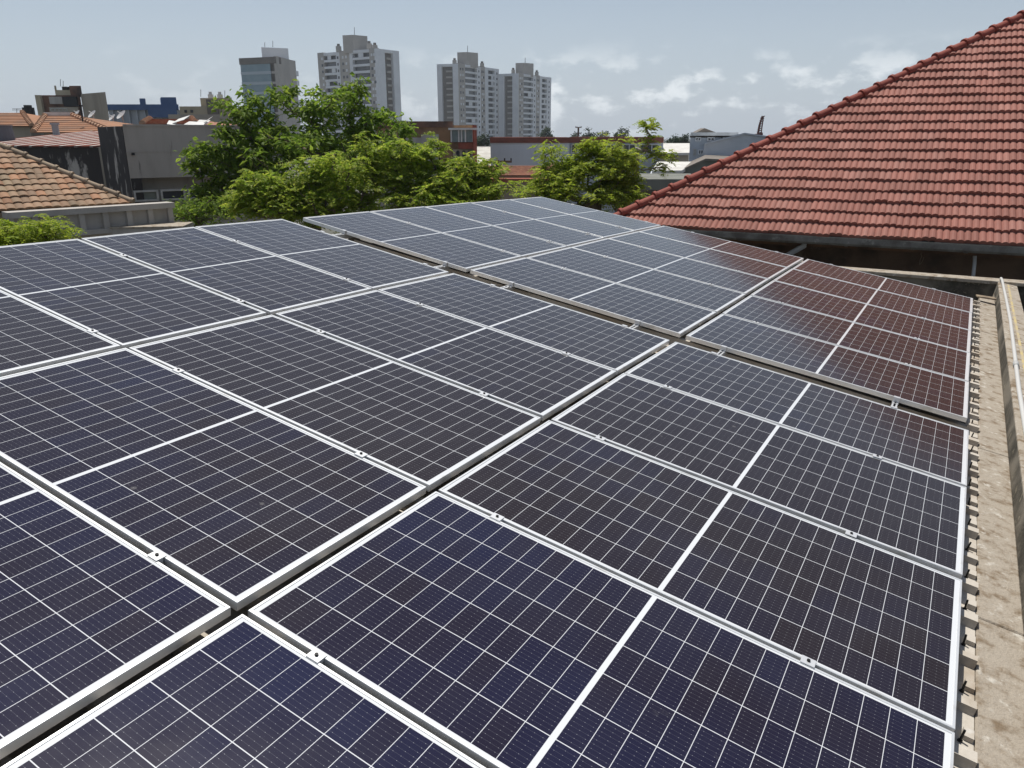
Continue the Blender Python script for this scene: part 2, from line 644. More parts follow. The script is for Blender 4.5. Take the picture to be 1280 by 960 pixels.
proto = build_panel()
rows = ['row beside the trees', 'middle row', 'row beside the right parapet']
near = ['nearest the camera', 'fourth before the roof gap', 'third before the roof gap', 'second before the roof gap', 'last one before the roof gap']
far = ['first beyond the roof gap', 'second beyond the roof gap', 'third beyond the roof gap', 'fourth beyond the roof gap', 'outermost at the far roof edge']
PANEL = {}
first = True
for sec in (0, 1):
    for r in range(3):
        for k in range(5):
            if sec == 0 and r == 0 and k == 0:
                continue
            i = k + 6 * sec
            o = proto if first else copy_tree(proto)
            first = False
            z00, z01, z10, z11 = Zg[r][i], Zg[r][i + 1], Zg[r + 1][i], Zg[r + 1][i + 1]
            zx = ((z10 - z00) + (z11 - z01)) / 2 / 2.13
            zy = ((z01 - z00) + (z11 - z10)) / 2 / 1.07
            cz = (z00 + z01 + z10 + z11) / 4
            va, vb = r * 2.13 + gv[r], (r + 1) * 2.13 - gv[r + 1]
            ua, ub = u_line(i) + gu[i], u_line(i + 1) - gu[i + 1]
            X = Vector((1, 0, zx)).normalized()
            Y = Vector((0, 1, zy))
            Y = (Y - X * X.dot(Y)).normalized()
            Z = X.cross(Y)
            T = Matrix(((X.x, Y.x, Z.x, (va + vb) / 2 + (XOFF if sec else 0)), (X.y, Y.y, Z.y, (ua + ub) / 2), (X.z, Y.z, Z.z, cz), (0, 0, 0, 1)))
            jit = Matrix.Translation((random.gauss(0, .0012), random.gauss(0, .0012), 0)) @ Matrix.Rotation(random.gauss(0, .0007), 4, 'Z')
            o.matrix_world = ROOF @ T @ jit
            blue = 0.92 - 0.30 * k if sec == 0 and r > 0 else 0.22  # nearer panels painted bluer, for the steeper angle they are seen at
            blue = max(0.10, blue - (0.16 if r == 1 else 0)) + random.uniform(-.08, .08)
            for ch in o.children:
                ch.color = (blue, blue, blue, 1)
            o['label'] = 'solar panel in the %s, %s' % (rows[r], (near, far)[sec][k])
            PANEL[(sec, r, k)] = (T, va, vb, ua, ub)


def panel_z(sec, r, k, v, u):
    T = PANEL[(sec, r, k)][0]
    c, nrm = T.translation, Vector((T[0][2], T[1][2], T[2][2]))
    return c.z - ((v - c.x) * nrm.x + (u - c.y) * nrm.y) / nrm.z


# rails under the panels, crossing the gap
RV = [0.57, 1.84, 2.58, 3.85, 4.60, 5.90]
rail_words = ['outermost aluminium rail by the trees', 'second aluminium rail in from the trees', 'aluminium rail left of the middle of the gap',
              'aluminium rail right of the middle of the gap', 'second aluminium rail in from the parapet', 'outermost aluminium rail by the parapet']
for v, w in zip(RV, rail_words):
    mb = MB()
    for s, e, i in ((-0.02, 5.52, 0), (5.52, 11.0, 1)):
        pass
    zz = [panel_z(0, min(int(v / 2.13), 2), 1, v, 1.0) - 0.036, panel_z(1, min(int(v / 2.13), 2), 4, v, 11) - 0.036]
    zm = min(panel_z(0, min(int(v / 2.13), 2), 4, v, 5.3), panel_z(1, min(int(v / 2.13), 2), 0, v, 5.7)) - 0.037
    pts = [(-0.03, zz[0]), (5.5, zm), (11.0, zz[1])]
    for (ua, za), (ub, zb) in zip(pts[:-1], pts[1:]):
        for dv in (-0.019, 0.007):
            o = on_roof(v + dv, ua, za - 0.042)
            mb.box(o, PX * 0.012, on_roof(v + dv, ub, zb - 0.042) - o, PZ * 0.042)
        o = on_roof(v - 0.019, ua, za - 0.046)
        mb.box(o, PX * 0.038, on_roof(v - 0.019, ub, zb - 0.046) - o, PZ * 0.004)
    r = mb.obj('mounting_rail', M_CLAMP)
    tag(r, w + ' crossing the gap under the panels', 'rail', 'mounting rails under the panels')


def build_clamp(kind):
    root = thing(kind, (0, 0, 0), 'x', 'clamp', 'clamps holding the solar panels')
    mb = MB()
    if kind == 'panel_clamp':
        mb.box((-0.025, -0.021, 0.0006), (0.05, 0, 0), (0, 0.042, 0), (0, 0, 0.0035))
        mb.box((-0.024, -0.008, -0.05), (0.048, 0, 0), (0, 0.016, 0), (0, 0, 0.0502))
    else:
        mb.box((-0.022, -0.014, 0.0006), (0.044, 0, 0), (0, 0.026, 0), (0, 0, 0.0035))
        mb.box((-0.022, -0.018, -0.038), (0.044, 0, 0), (0, 0.004, 0), (0, 0, 0.042))
        mb.box((-0.022, -0.045, -0.038), (0.044, 0, 0), (0, 0.0268, 0), (0, 0, 0.004))
    mb.obj('clamp_plate', M_CLAMP, root, bevel=0.0008)
    mb = MB()
    y = 0 if kind == 'panel_clamp' else -0.032
    z = 0.0042 if kind == 'panel_clamp' else -0.034
    mb.tube([(0, y, z), (0, y, z + 0.006)], 0.0065, 6)
    mb.obj('bolt', M_BOLT, root)
    return root


c_mid, c_end = build_clamp('panel_clamp'), build_clamp('end_clamp')
used_mid = used_end = False
rowsC = ['tree-side row', 'middle row', 'parapet-side row']
for line in range(1, 12):
    for j, v in enumerate(RV):
        r = min(int(v / 2.13), 2)
        pos = 'nearer the trees' if j % 2 == 0 else 'nearer the parapet'
        sec = 0 if line < 6 else 1
        k = line if line < 6 else line - 6
        if line in (5, 6, 11):
            kk = 4 if line in (5, 11) else 0
            u = u_line(line) + (-gu[line] if line in (5, 11) else gu[line])
            z = panel_z(sec, r, kk, v, u)
            o = c_end if not used_end else copy_tree(c_end)
            used_end = True
            flip = line in (5, 11)
            where = {5: 'near side of the roof gap', 6: 'far side of the roof gap', 11: 'far edge of the panels'}[line]
            lab = 'end clamp at the %s, %s, %s' % (where, rowsC[r], pos)
        else:
            if sec == 0 and r == 0 and k == 1:
                continue
            u = u_line(line)
            z = max(panel_z(sec, r, k - 1, v, u), panel_z(sec, r, k, v, u))
            o = c_mid if not used_mid else copy_tree(c_mid)
            used_mid = True
            flip = False
            nth = ['', 'seam nearest the camera', 'third seam before the gap', 'second seam before the gap', 'last seam before the gap'][k] if sec == 0 else \
                ['', 'first seam beyond the gap', 'second seam beyond the gap', 'third seam beyond the gap', 'last seam beyond the gap'][k]
            lab = 'silver clamp on the %s, %s, %s' % (nth, rowsC[r], pos)
        Rz = Matrix.Rotation(pi if flip else 0, 4, 'Z')
        o.matrix_world = ROOF @ Matrix.Translation((v + (0.02 if line > 5 and v < 3 else 0), u, z)) @ Rz
        o['label'] = lab

# conduit on the parapet, broken tile in the corner
mb = MB()
path = [(6.705, 12.74, -0.15), (6.69, 12.72, 0.02), (6.675, 12.62, 0.085), (6.685, 12.45, 0.085), (6.70, 12.2, 0.062), (6.715, 11.0, 0.052), (6.722, 9.6, 0.052),
        (6.712, 8.2, 0.052), (6.70, 6.6, 0.052), (6.705, 5.0, 0.052), (6.70, 3.0, 0.052)]
mb.tube([on_roof(*p) for p in path], 0.017, 10)
t = thing('conduit_pipe', on_roof(*path[5]), 'pale grey conduit lying along the right parapet top', 'pipe')
mb.obj('pipe_run', M_WPIPE, t, smooth=True)
mb = MB()
mb.tube([on_roof(6.708, 7.55, 0.052), on_roof(6.706, 7.42, 0.052)], 0.024, 10)
mb.obj('coupling', M_PIPE, t, smooth=True)
mb = MB()
o = on_roof(6.42, 11.35, -0.06)
mb.box(o, PX * 0.22 + PZ * 0.02, PY * 0.12 - PX * .02, PZ * 0.018)
tag(mb.obj('broken_tile', surf('old_tile', (0.28, 0.22, 0.15), (0.16, 0.12, 0.09), 5), bevel=0.003), 'brown broken tile lying at the far end of the concrete ledge', 'tile')

# ---------------------------------------------------------------- tiled roofs
def clay(name, c1, c2, c3, isl):
    t = NT(name)
    r = t.island()
    wn_ = t.node('ShaderNodeTexWhiteNoise', noise_dimensions='1D')
    t.l.new(r, wn_.inputs['W'])
    col = t.mix(t.ramp(t.noise(t.coord('Object'), 0.7, 6, 0.6), 0.42, 0.66), c1, c2)
    col = t.mix(t.ramp(wn_.outputs['Value'], 0.70, 0.98), col, c3)
    col = t.mix(t.math('MULTIPLY', t.ramp(t.noise(t.coord('Object'), 14, 7, 0.7), 0.55, 0.75), 0.35), col, (0.10, 0.07, 0.05))
    streak = t.ramp(t.noise(t.coord('Object', (1, 1, .35)), 1.6, 8, 0.7), 0.52, 0.74)
    col = t.mix(t.math('MULTIPLY', streak, 0.24), col, (0.085, 0.05, 0.04))
    hs = t.node('ShaderNodeHueSaturation')
    t.l.new(col, hs.inputs['Color'])
    t.l.new(t.math('MULTIPLY_ADD', r, 2 * isl, 1 - isl), hs.inputs['Value'])
    t.principled(hs.outputs[0], 0.75, 0, 0.3, t.noise(t.coord('Object'), 70, 4, 0.6), 0.003)
    return t.m


M_TILE = clay('red_roof_tile', (0.285, 0.118, 0.091), (0.255, 0.103, 0.079), (0.32, 0.145, 0.115), 0.12)
M_CAP = clay('ridge_tile_clay', (0.27, 0.065, 0.045), (0.22, 0.05, 0.035), (0.30, 0.09, 0.06), 0.08)
M_OLDTILE = clay('old_orange_tile', (0.32, 0.20, 0.125), (0.22, 0.16, 0.10), (0.32, 0.165, 0.09), 0.28)
M_OLDCAP = clay('old_ridge_clay', (0.30, 0.23, 0.16), (0.22, 0.17, 0.12), (0.32, 0.2, 0.12), 0.2)


def tile_field(E0, e, bk, tanp, length, courses, gauge, tw, cuts, start=0.0, wave=0.026, waves=2, seed=1, nx=9, lift=0.060, side=1):
    """Overlapping pan tiles on one roof slope; cuts = vertical planes (point, normal kept side negative)."""
    rg = np.random.default_rng(seed)
    cs, sn = 1 / sqrt(1 + tanp * tanp), tanp / sqrt(1 + tanp * tanp)
    up = Vector((bk.x * cs, bk.y * cs, sn))
    nr = Vector((-bk.x * sn, -bk.y * sn, cs))
    E0a, ea, ua, na = (np.array(q) for q in (E0, e, up, nr))
    nt = int((length - start) / tw)
    s = np.linspace(0, 1, nx)
    pr = wave * np.abs(np.sin(pi * waves * s)) ** 0.8
    V, F = [], []
    b = 0
    for j in range(courses):
        for i in range(nt):
            x0 = start + i * tw + rg.normal(0, 0.002)
            dz0, dz1, dy = rg.normal(0, 0.006), rg.normal(0, 0.002), rg.normal(0, 0.010)
            y0, y1 = j * gauge + dy - 0.02, (j + 1) * gauge + 0.05
            xs = x0 + s * (tw + 0.006)
            rows_ = [(y0, -0.004 + dz0, False), (y0, lift + dz0, True), ((y0 + y1) / 2, lift * 0.55 + dz0 * .5, True), (y1, 0.001 + dz1, True)]
            for (yy, zz, w) in rows_:
                P = E0a + np.outer(xs, ea) + ua * yy + np.outer(zz + (pr if w else pr * 0.9 - 0.012), na)
                V.append(P)
            for q in range(3):
                for k in range(nx - 1):
                    F.append((b + q * nx + k, b + q * nx + k + 1, b + (q + 1) * nx + k + 1, b + (q + 1) * nx + k))
            b += 4 * nx
    m = MB()
    m.v = np.concatenate(V).tolist()
    m.f = F
    me = bpy.data.meshes.new('tmp')
    me.from_pydata(m.v, [], m.f)
    bm = bmesh.new()
    bm.from_mesh(me)
    for (p, nn) in cuts:
        bmesh.ops.bisect_plane(bm, geom=bm.verts[:] + bm.edges[:] + bm.faces[:], plane_co=p, plane_no=nn, clear_outer=True)
    bm.verts.index_update()
    m.v = [tuple(v.co) for v in bm.verts]
    m.f = [tuple(v.index for v in f.verts) for f in bm.faces]
    bm.free()
    bpy.data.meshes.remove(me)
    return m, up, nr


def hip_caps(root, A, B, upv, mat, r=0.12, step=0.38, n=10):
    """Overlapping half-barrel ridge tiles from A up to B, each one its own part."""
    d = (B - A).normalized()
    L = (B - A).length
    sdv = d.cross(upv).normalized()
    upn = sdv.cross(d).normalized()
    t = 0.0
    while t < L:
        mb = MB()
        j = Vector((random.gauss(0, .004), random.gauss(0, .004), random.gauss(0, .004)))
        prof_ = [(0.0, r * 1.16, -0.012), (0.0, r * 1.20, 0.012), (0.055, r * 1.20, 0.012), (0.06, r * 1.06, 0.0), (step + 0.03, r * 0.92, -0.008)]
        vs, fs = [], []
        for (tt, rr, zz) in prof_:
            for k in range(n + 1):
                a = radians(-12) + (pi + radians(24)) * k / n
                vs.append(A + d * (t + tt) + sdv * cos(a) * rr + upn * (sin(a) * rr * 0.95 + zz) + j)
        for q in range(len(prof_) - 1):
            for k in range(n):
                fs.append((q * (n + 1) + k, q * (n + 1) + k + 1, (q + 1) * (n + 1) + k + 1, (q + 1) * (n + 1) + k))
        fs.append(tuple(range(n + 1)))
        mb.add(vs, fs)
        mb.obj('ridge_tile', mat, root, smooth=False)
        t += step


def solve_hip(E0, e, bk, px, py):
    hp = (e + bk).normalized()
    d = ray(px, py)
    det = hp.x * (-d.y) - (-d.x) * hp.y
    bx, by = -E0.x, -E0.y
    s = (bx * (-d.y) - (-d.x) * by) / det
    t = (hp.x * by - hp.y * bx) / det
    top = d * t + Vector((0, 0, H))
    return top, (top.z - E0.z) / (s / sqrt(2))


# ---- big red roof on the right
he = 1.62
E0 = at_z(757, 281, H - he)
E1 = at_z(1280, 308, H - he)
e = (E1 - E0).normalized()
bk = Vector((-e.y, e.x, 0))
top, tanp = solve_hip(E0, e, bk, 1280, 22)
hipd = (top - E0).normalized()
house = thing('red_tiled_house', (E0.x, E0.y, 0), 'large house with a red clay hip roof above the right end of the panels', 'house')
hip_n = Vector((hipd.x, hipd.y, 0)).cross(Vector((0, 0, 1))).normalized()      # points to the eave side of the hip line
if hip_n.dot(e) < 0:
    hip_n = -hip_n
COURSES, GAUGE = 29, 0.331
m, up, nr = tile_field(E0, e, bk, tanp, 17.0, COURSES, GAUGE, 0.20, [(E0 + hip_n * 0.03, -hip_n)], start=0.0, seed=3)
m.obj('tile_slope', M_TILE, house, fix=False)
# the slope on the other side of the hip, out of sight from here
m2, up2, nr2 = tile_field(E0, bk, e, tanp, 17.0, COURSES, GAUGE, 0.20, [(E0 - hip_n * 0.03, hip_n)], start=0.0, seed=4)
m2.obj('side_slope', M_TILE, house, fix=False)
ridge_s = COURSES * GAUGE / sqrt(1 + tanp * tanp)
Rg = E0 + hipd * (ridge_s * sqrt(2) / Vector((hipd.x, hipd.y)).length)
hip_caps(house, E0 + Vector((0, 0, 0.055)) - hipd * .05, Rg + Vector((0, 0, 0.055)), Vector((0, 0, 1)), M_CAP, 0.090, 0.385)
# underlay so nothing shows through the tile joints
mb = MB()
lo = Vector((0, 0, -0.045))
far_ = E0 + e * 17
fr = Rg + e * 8
mb.quad(E0 + lo, far_ + lo, fr + lo, Rg + lo)
side_far = E0 + bk * 17
mb.quad(E0 + lo, Rg + lo, Rg + bk * 8 + lo, side_far + lo)
mb.obj('roof_underlay', surf('dark_timber', (0.05, 0.035, 0.025), (0.03, 0.022, 0.018), 4), house)
# gutter
M_GUT = surf('weathered_gutter', (0.20, 0.195, 0.175), (0.11, 0.10, 0.085), 3.0, c3=(0.3, 0.29, 0.26), s3=7, lo3=.58, hi3=.72, rough=0.7, fine=.12)
mb = MB()
g0 = E0 - bk * 0.03 - e * 0.03
prof_ = [(0.0, 0.0), (0.0, -0.11), (-0.05, -0.135), (-0.11, -0.125), (-0.135, -0.09), (-0.135, 0.0), (-0.128, 0.0), (-0.126, -0.085), (-0.10, -0.115), (-0.05, -0.125), (-0.008, -0.1), (-0.008, 0.0)]
vs, fs = [], []
for L in (0.0, 15.0):
    for (a, z) in prof_:
        vs.append(g0 + e * L + bk * a + Vector((0, 0, z)))
n = len(prof_)
fs = [(k, (k + 1) % n, n + (k + 1) % n, n + k) for k in range(n)] + [tuple(range(n)), tuple(range(n, 2 * n))]
mb.add(vs, fs)
mb.obj('gutter', M_GUT, house)
for L in (0.9, 2.55, 4.3, 6.05, 7.8, 9.5):
    mb = MB()
    vs = []
    for dl in (0, 0.05):
        for (a, z) in prof_[:6]:
            vs.append(g0 + e * (L + dl) + bk * (a * 1.05 + .003) + Vector((0, 0, z * 1.06 - 0.002)))
    mb.add(vs, [(k, k + 1, 7 + k, 6 + k) for k in range(5)])
    mb.obj('gutter_joint', M_GUT, house)
# eaves boards, wall set back under the overhang
M_EAVE = surf('eave_board', (0.17, 0.095, 0.055), (0.08, 0.05, 0.035), 2.0, c3=(0.26, 0.2, 0.14), s3=5, lo3=.6, hi3=.75)
mb = MB()
mb.box(E0 + bk * 0.03 + Vector((0, 0, -0.19)), e * 15, bk * 0.03, Vector((0, 0, 0.15)))
mb.obj('fascia_board', M_EAVE, house)
mb = MB()
mb.box(E0 + bk * 0.07 + Vector((0, 0, -0.085)), e * 15, bk * 0.7, Vector((0, 0, 0.02)))
mb.obj('soffit', M_EAVE, house)
M_HW = surf('house_wall', (0.16, 0.105, 0.07), (0.07, 0.05, 0.038), 1.2, c3=(0.2, 0.16, 0.12), s3=4, lo3=.6, hi3=.75)
mb = MB()
w0 = E0 + bk * 0.75 + e * 0.75
w0.z = 0
mb.box(w0, e * 14, bk * 12, Vector((0, 0, E0.z - 0.10)))
mb.obj('house_walls', M_HW, house)
# downpipes
mb = MB()
p0 = at(1006, 303, at_z(1006, 303, E0.z - .13).y)
p1 = p0 + bk * 0.2 + Vector((0, 0, -.08)) - e * .15
p2 = p0 - e * 0.55 + bk * 0.05 + Vector((0, 0, -0.45))
mb.tube([p0 + Vector((0, 0, .02)), p0 + Vector((0, 0, -.05)), p2, p2 + Vector((0, 0, -2))], 0.05, 10)
mb.obj('downpipe', M_PIPE, house, smooth=True)
mb = MB()
q0 = at_z(1218, 310, E0.z - 0.1)
q1 = at(1216, 347, fa.y - .3)
q1 = at(1216, 350, q0.y - 0.25)
mb.tube([q0, q0 + Vector((0.0, -.05, -.12)), q0 * .5 + q1 * .5 + Vector((.015, 0, 0)), q1], 0.028, 8)
mb.obj('overflow_pipe', M_WPIPE, house, smooth=True)
for px_, n_ in ((1158, 3), (1172, 3), (1186, 2)):
    for i in range(n_):
        a = at_z(px_ + random.uniform(-3, 3), 304, E0.z - .12)
        pts = [a]
        for j in range(6):
            a = a + Vector((random.uniform(-.05, .05), random.uniform(-.03, .03), -random.uniform(.04, .09)))
            pts.append(a)
        mb = MB()
        mb.tube(pts, 0.004, 4)
        mb.obj('dry_tendril', surf('dry_stem', (0.3, 0.25, 0.18)), house)

# ---------------------------------------------------------------- neighbouring buildings
UPV = Vector((0, 0, 1))
M_GREYWALL = surf('grey_render', (0.44, 0.415, 0.38), (0.36, 0.335, 0.305), 1.3, stretch=(1, 1, .18), c3=(0.09, 0.085, 0.08), s3=5, lo3=.62, hi3=.8, rough=.9)
M_MOULD = surf('black_mould_wall', (0.045, 0.042, 0.042), (0.42, 0.40, 0.37), 1.5, 0.54, 0.62, stretch=(1, 1, .40), c3=(0.05, 0.045, 0.042), s3=4, rough=.9)
M_WINDARK = surf('dark_window', (0.035, 0.04, 0.048), (0.07, 0.075, 0.085), 0.5, rough=.12, spec=.6, fine=0)
M_WINGREEN = surf('dusty_window', (0.20, 0.225, 0.205), (0.15, 0.17, 0.155), 2, rough=.35, spec=.5, fine=0.05)
M_WFRAME = surf('painted_frame', (0.52, 0.52, 0.50), (0.42, 0.42, 0.40), 5)
M_WHITE = surf('white_paint', (0.68, 0.68, 0.66), (0.56, 0.56, 0.54), 1.5, c3=(0.42, 0.41, 0.39), s3=3, lo3=.62, hi3=.8)
M_TOWERW = surf('tower_white', (0.80, 0.81, 0.82), (0.73, 0.74, 0.75), 0.15, fine=.03)
M_TOWERG = surf('tower_taupe', (0.48, 0.445, 0.40), (0.42, 0.39, 0.35), 0.15, fine=.03)
M_TOWERB = surf('tower_brown', (0.20, 0.175, 0.15), (0.16, 0.14, 0.12), 0.2, fine=.03)
M_BEIGE = surf('beige_render', (0.46, 0.40, 0.29), (0.38, 0.33, 0.24), 0.6, fine=.08)
M_TAUPE = surf('taupe_render', (0.38, 0.335, 0.27), (0.29, 0.255, 0.205), 0.5, stretch=(1, 1, .3), fine=.08)
M_BROWNW = surf('brown_stained_wall', (0.20, 0.11, 0.075), (0.06, 0.045, 0.04), 0.5, fine=.1)
M_BLUE = surf('blue_paint', (0.075, 0.13, 0.26), (0.06, 0.11, 0.22), 0.4, fine=.05)
M_PALEB = surf('pale_panel', (0.42, 0.45, 0.48), (0.34, 0.37, 0.40), 0.5, fine=.05)
M_OCHRE = surf('ochre_wall', (0.34, 0.20, 0.105), (0.20, 0.12, 0.07), 0.7, c3=(0.40, 0.27, 0.16), s3=2, lo3=.55, hi3=.75)
M_BRICK = surf('red_brick', (0.30, 0.085, 0.05), (0.22, 0.06, 0.04), 2.5)
M_SILL = surf('rust_band', (0.27, 0.095, 0.065), (0.20, 0.075, 0.055), 1.5)
M_BLUEGREY = surf('bluegrey_wall', (0.52, 0.56, 0.61), (0.45, 0.49, 0.54), 0.6, fine=.05)
M_GREENGREY = surf('dull_shed_wall', (0.20, 0.205, 0.18), (0.15, 0.155, 0.135), 0.7)
M_ZINC = surf('pale_metal_roof', (0.66, 0.65, 0.61), (0.52, 0.50, 0.46), 0.9, rough=.6, fine=.06)
M_RUSTROOF = surf('rusty_sheet_roof', (0.34, 0.15, 0.09), (0.22, 0.10, 0.065), 1.2, c3=(0.42, 0.25, 0.16), s3=4)
M_STRIPE = surf('striped_sheet_roof', (0.21, 0.085, 0.065), (0.13, 0.065, 0.055), 2, rough=1.0, spec=0.0)
M_TEAL = surf('tower_glass', (0.15, 0.235, 0.275), (0.18, 0.27, 0.31), 0.4, rough=.15, spec=.6, fine=0)
M_BLACK = surf('black_plastic', (0.02, 0.02, 0.022), rough=.5)
M_DISH = surf('dish_metal', (0.5, 0.5, 0.5), rough=.5)


class Face:
    """A vertical wall seen in the photo: s metres along it, d metres out of it (towards us), z height."""

    def __init__(self, A, B, ztop):
        self.A = Vector((A[0], A[1], 0))
        self.L = (Vector((B[0], B[1], 0)) - self.A).length
        self.e = (Vector((B[0], B[1], 0)) - self.A).normalized()
        self.n = Vector((self.e.y, -self.e.x, 0))        # outwards
        self.z = ztop
        mid = self.A + self.e * (self.L / 2)
        self.rd = mid.normalized()

    def box(self, mb, s0, s1, z0, z1, d0, d1):
        # deep bodies run straight away from the street side, thin trim follows the wall's own normal
        back = self.rd * (d1 - d0) if d0 <= -4 else self.n * (d0 - d1)
        o = self.A + self.e * s0 + self.n * d1
        o.z = z0
        return mb.box(o, self.e * (s1 - s0), back, UPV * (z1 - z0))

    def s_of(self, px, py):
        d = ray(px, py)
        # intersect plan ray with the wall line
        a, b = self.e, d
        det = a.x * (-b.y) + b.x * a.y
        s = ((-self.A.x) * (-b.y) + b.x * (-self.A.y)) / det
        return s

    def z_of(self, px, py):
        s = self.s_of(px, py)
        p = self.A + self.e * s
        d = ray(px, py)
        return H + d.z * p.y / d.y

    def pt(self, s, z, d=0):
        p = self.A + self.e * s + self.n * d
        return Vector((p.x, p.y, z))


def face_px(xl, xr, ytop, YL, YR):
    a, b = at(xl, ytop, YL), at(xr, ytop, YR)
    return Face(a, b, a.z)


def body(root, F, depth, mat, name='walls', z0=0.0, z1=None, s0=0, s1=None):
    mb = MB()
    F.box(mb, s0, F.L if s1 is None else s1, z0, F.z if z1 is None else z1, -depth, 0)
    return mb.obj(name, mat, root)


def window(root, F, s0, s1, z0, z1, frame=M_WFRAME, pane=M_WINDARK, bars=1, depth=0.06, fw=0.06):
    mb = MB()
    F.box(mb, s0, s1, z0, z0 + fw, 0.002, depth)
    F.box(mb, s0, s1, z1 - fw, z1, 0.002, depth)
    for i in range(bars + 2):
        s = s0 + (s1 - s0 - fw) * i / (bars + 1)
        F.box(mb, s, s + fw, z0 + fw, z1 - fw, 0.002, depth)
    w = mb.obj('window', frame, root)
    mb = MB()
    F.box(mb, s0 + .005, s1 - .005, z0 + .005, z1 - .005, 0.003, depth * .5)
    mb.obj('pane', pane, w)
    return w


# ---- old orange tiled house, lower left, with a ribbed concrete parapet under its eave
A_ = at(167, 254, 20.0)
zE = A_.z
B_ = at_z(8, 262.5, zE)
e2 = (A_ - B_).normalized()
bk2 = Vector((-e2.y, e2.x, 0))
# hip on the right end runs back and up to the left
hp = (-e2 + bk2).normalized()
d = ray(0, 183)
det = hp.x * (-d.y) + d.x * hp.y
s_ = ((-A_.x) * (-d.y) + d.x * (-A_.y)) / det
t_ = (hp.x * (-A_.y) - hp.y * (-A_.x)) / det
tp2 = d * t_ + Vector((0, 0, H))
tan2 = (tp2.z - zE) / (s_ / sqrt(2))
old = thing('orange_tiled_house', (A_.x, A_.y, 0), 'old house with a lichen-stained orange tile roof at the left', 'house')
hd2 = (tp2 - A_).normalized()
L2 = 14.0
St = A_ - e2 * L2
n2 = Vector((hd2.x, hd2.y, 0)).cross(UPV).normalized()
if n2.dot(e2) < 0:
    n2 = -n2
m, _, _ = tile_field(St, e2, bk2, tan2, L2 + .1, 27, 0.235, 0.19, [(A_ - n2 * 0.05, n2)], wave=0.028, waves=1, seed=11, nx=7, lift=0.036)
m.obj('tile_slope', M_OLDTILE, old, fix=False)
m, _, _ = tile_field(A_, bk2, -e2, tan2, 10, 17, 0.36, 0.24, [(A_ + n2 * 0.05, -n2)], wave=0.035, waves=1, seed=12, nx=7, lift=0.04)
m.obj('end_slope', M_OLDTILE, old, fix=False)
T2 = A_ + hd2 * 8.6
hip_caps(old, A_ + Vector((0, 0, .04)), T2 + Vector((0, 0, .04)), UPV, M_OLDCAP, 0.075, 0.40)
mb = MB()
lo = Vector((0, 0, -.06))
mb.quad(A_ + lo, T2 + lo, T2 - e2 * 8 + lo, St + lo)
mb.quad(A_ + lo, A_ + bk2 * 10 + lo, T2 + bk2 * 3 + lo, T2 + lo)
mb.obj('roof_underlay', M_EAVE, old)
mb = MB()
o = A_ + bk2 * .5 - e2 * .5
o.z = 0
mb.box(o, -e2 * 13, bk2 * 9, UPV * (zE - .1))
mb.obj('house_walls', M_TAUPE, old)
# ribbed parapet in front of the eave
F = face_px(20, 217, 262, 19.2, 19.2)
zt = at(190, 256, 19.2).z
pa, pb = at_z(10, 267.5, zt), at_z(216, 254.5, zt)
F = Face(pa, pb, zt)
rp = thing('ribbed_concrete_parapet', pa, 'grey concrete parapet divided by upright ribs below the orange tiles', 'parapet')
hgt = 0.50
mb = MB()
F.box(mb, 0, F.L, zt - hgt, zt, -0.30, -0.10)
mb.obj('back_panel', M_GREYWALL, rp)
mb = MB()
F.box(mb, -.02, F.L + .02, zt - 0.10, zt + 0.03, -0.36, 0.05)
mb.obj('top_band', M_GREYWALL, rp)
mb = MB()
F.box(mb, 0, F.L, zt - hgt - .08, zt - hgt + .03, -0.30, 0.03)
mb.obj('bottom_band', M_GREYWALL, rp)
for px_ in (11, 42, 71, 101, 131, 161, 188, 213):
    s = F.s_of(px_, 262)
    mb = MB()
    F.box(mb, s - .06, s + .06, zt - hgt + .03, zt - .10, -0.10, 0.0)
    mb.obj('rib', M_GREYWALL, rp)
mb = MB()
F.box(mb, 0.2, F.L - .1, 0, zt - hgt - .08, -0.34, -0.05)
mb.obj('wall_below', M_TAUPE, rp)
mb = MB()
ca, cb = at(60, 285, 18.2), at(228, 277, 18.6)
Fc = Face(ca, Vector((cb.x, cb.y, 0)), ca.z)
Fc.box(mb, 0, Fc.L, ca.z - .22, ca.z - .04, -0.95, 0.0)
cn = mb.obj('entrance_canopy', M_CONC2)
tag(cn, 'thin dark concrete canopy slab in front of the ribbed parapet', 'canopy')
mb = MB()
Fc.box(mb, 0, Fc.L, ca.z - .035, ca.z, -0.95, 0.03)
mb.obj('slab_edge', M_CONC, cn)
cn.data.materials[0] = M_GREYWALL

# ---- grey concrete building with black mouldy side
P0, PR_, PL_ = at(153, 157, 30.0), at(345, 161, 33.5), at(124, 170, 33.0)
gz = P0.z
gb = thing('grey_concrete_building', (P0.x, P0.y, 0), 'plain grey concrete building with a black mouldy side wall', 'building')
F = Face(P0, PR_, gz)
FL = Face(Vector((PL_.x, PL_.y, 0)), P0, gz)
zw1, zw0 = F.z_of(200, 222), F.z_of(200, 251)
mb = MB()
F.box(mb, 0, F.L, zw1, gz, -6, 0)
F.box(mb, 0, F.s_of(165, 235), 0, zw1, -6, 0)
F.box(mb, F.s_of(165, 235), F.L, 0, zw0 - .3, -6, 0)
F.box(mb, F.s_of(165, 235), F.L, zw0 - .3, zw1, -6, -0.7)
mb.obj('front_wall', M_GREYWALL, gb)
mb = MB()
F.box(mb, 0, F.L, F.z_of(165, 190.5), F.z_of(165, 190), 0.002, 0.012)
F.box(mb, 0, F.L, gz - .02, gz + .05, -6, 0.03)
mb.obj('roof_edge', M_GREYWALL, gb)
s0 = F.s_of(166, 235)
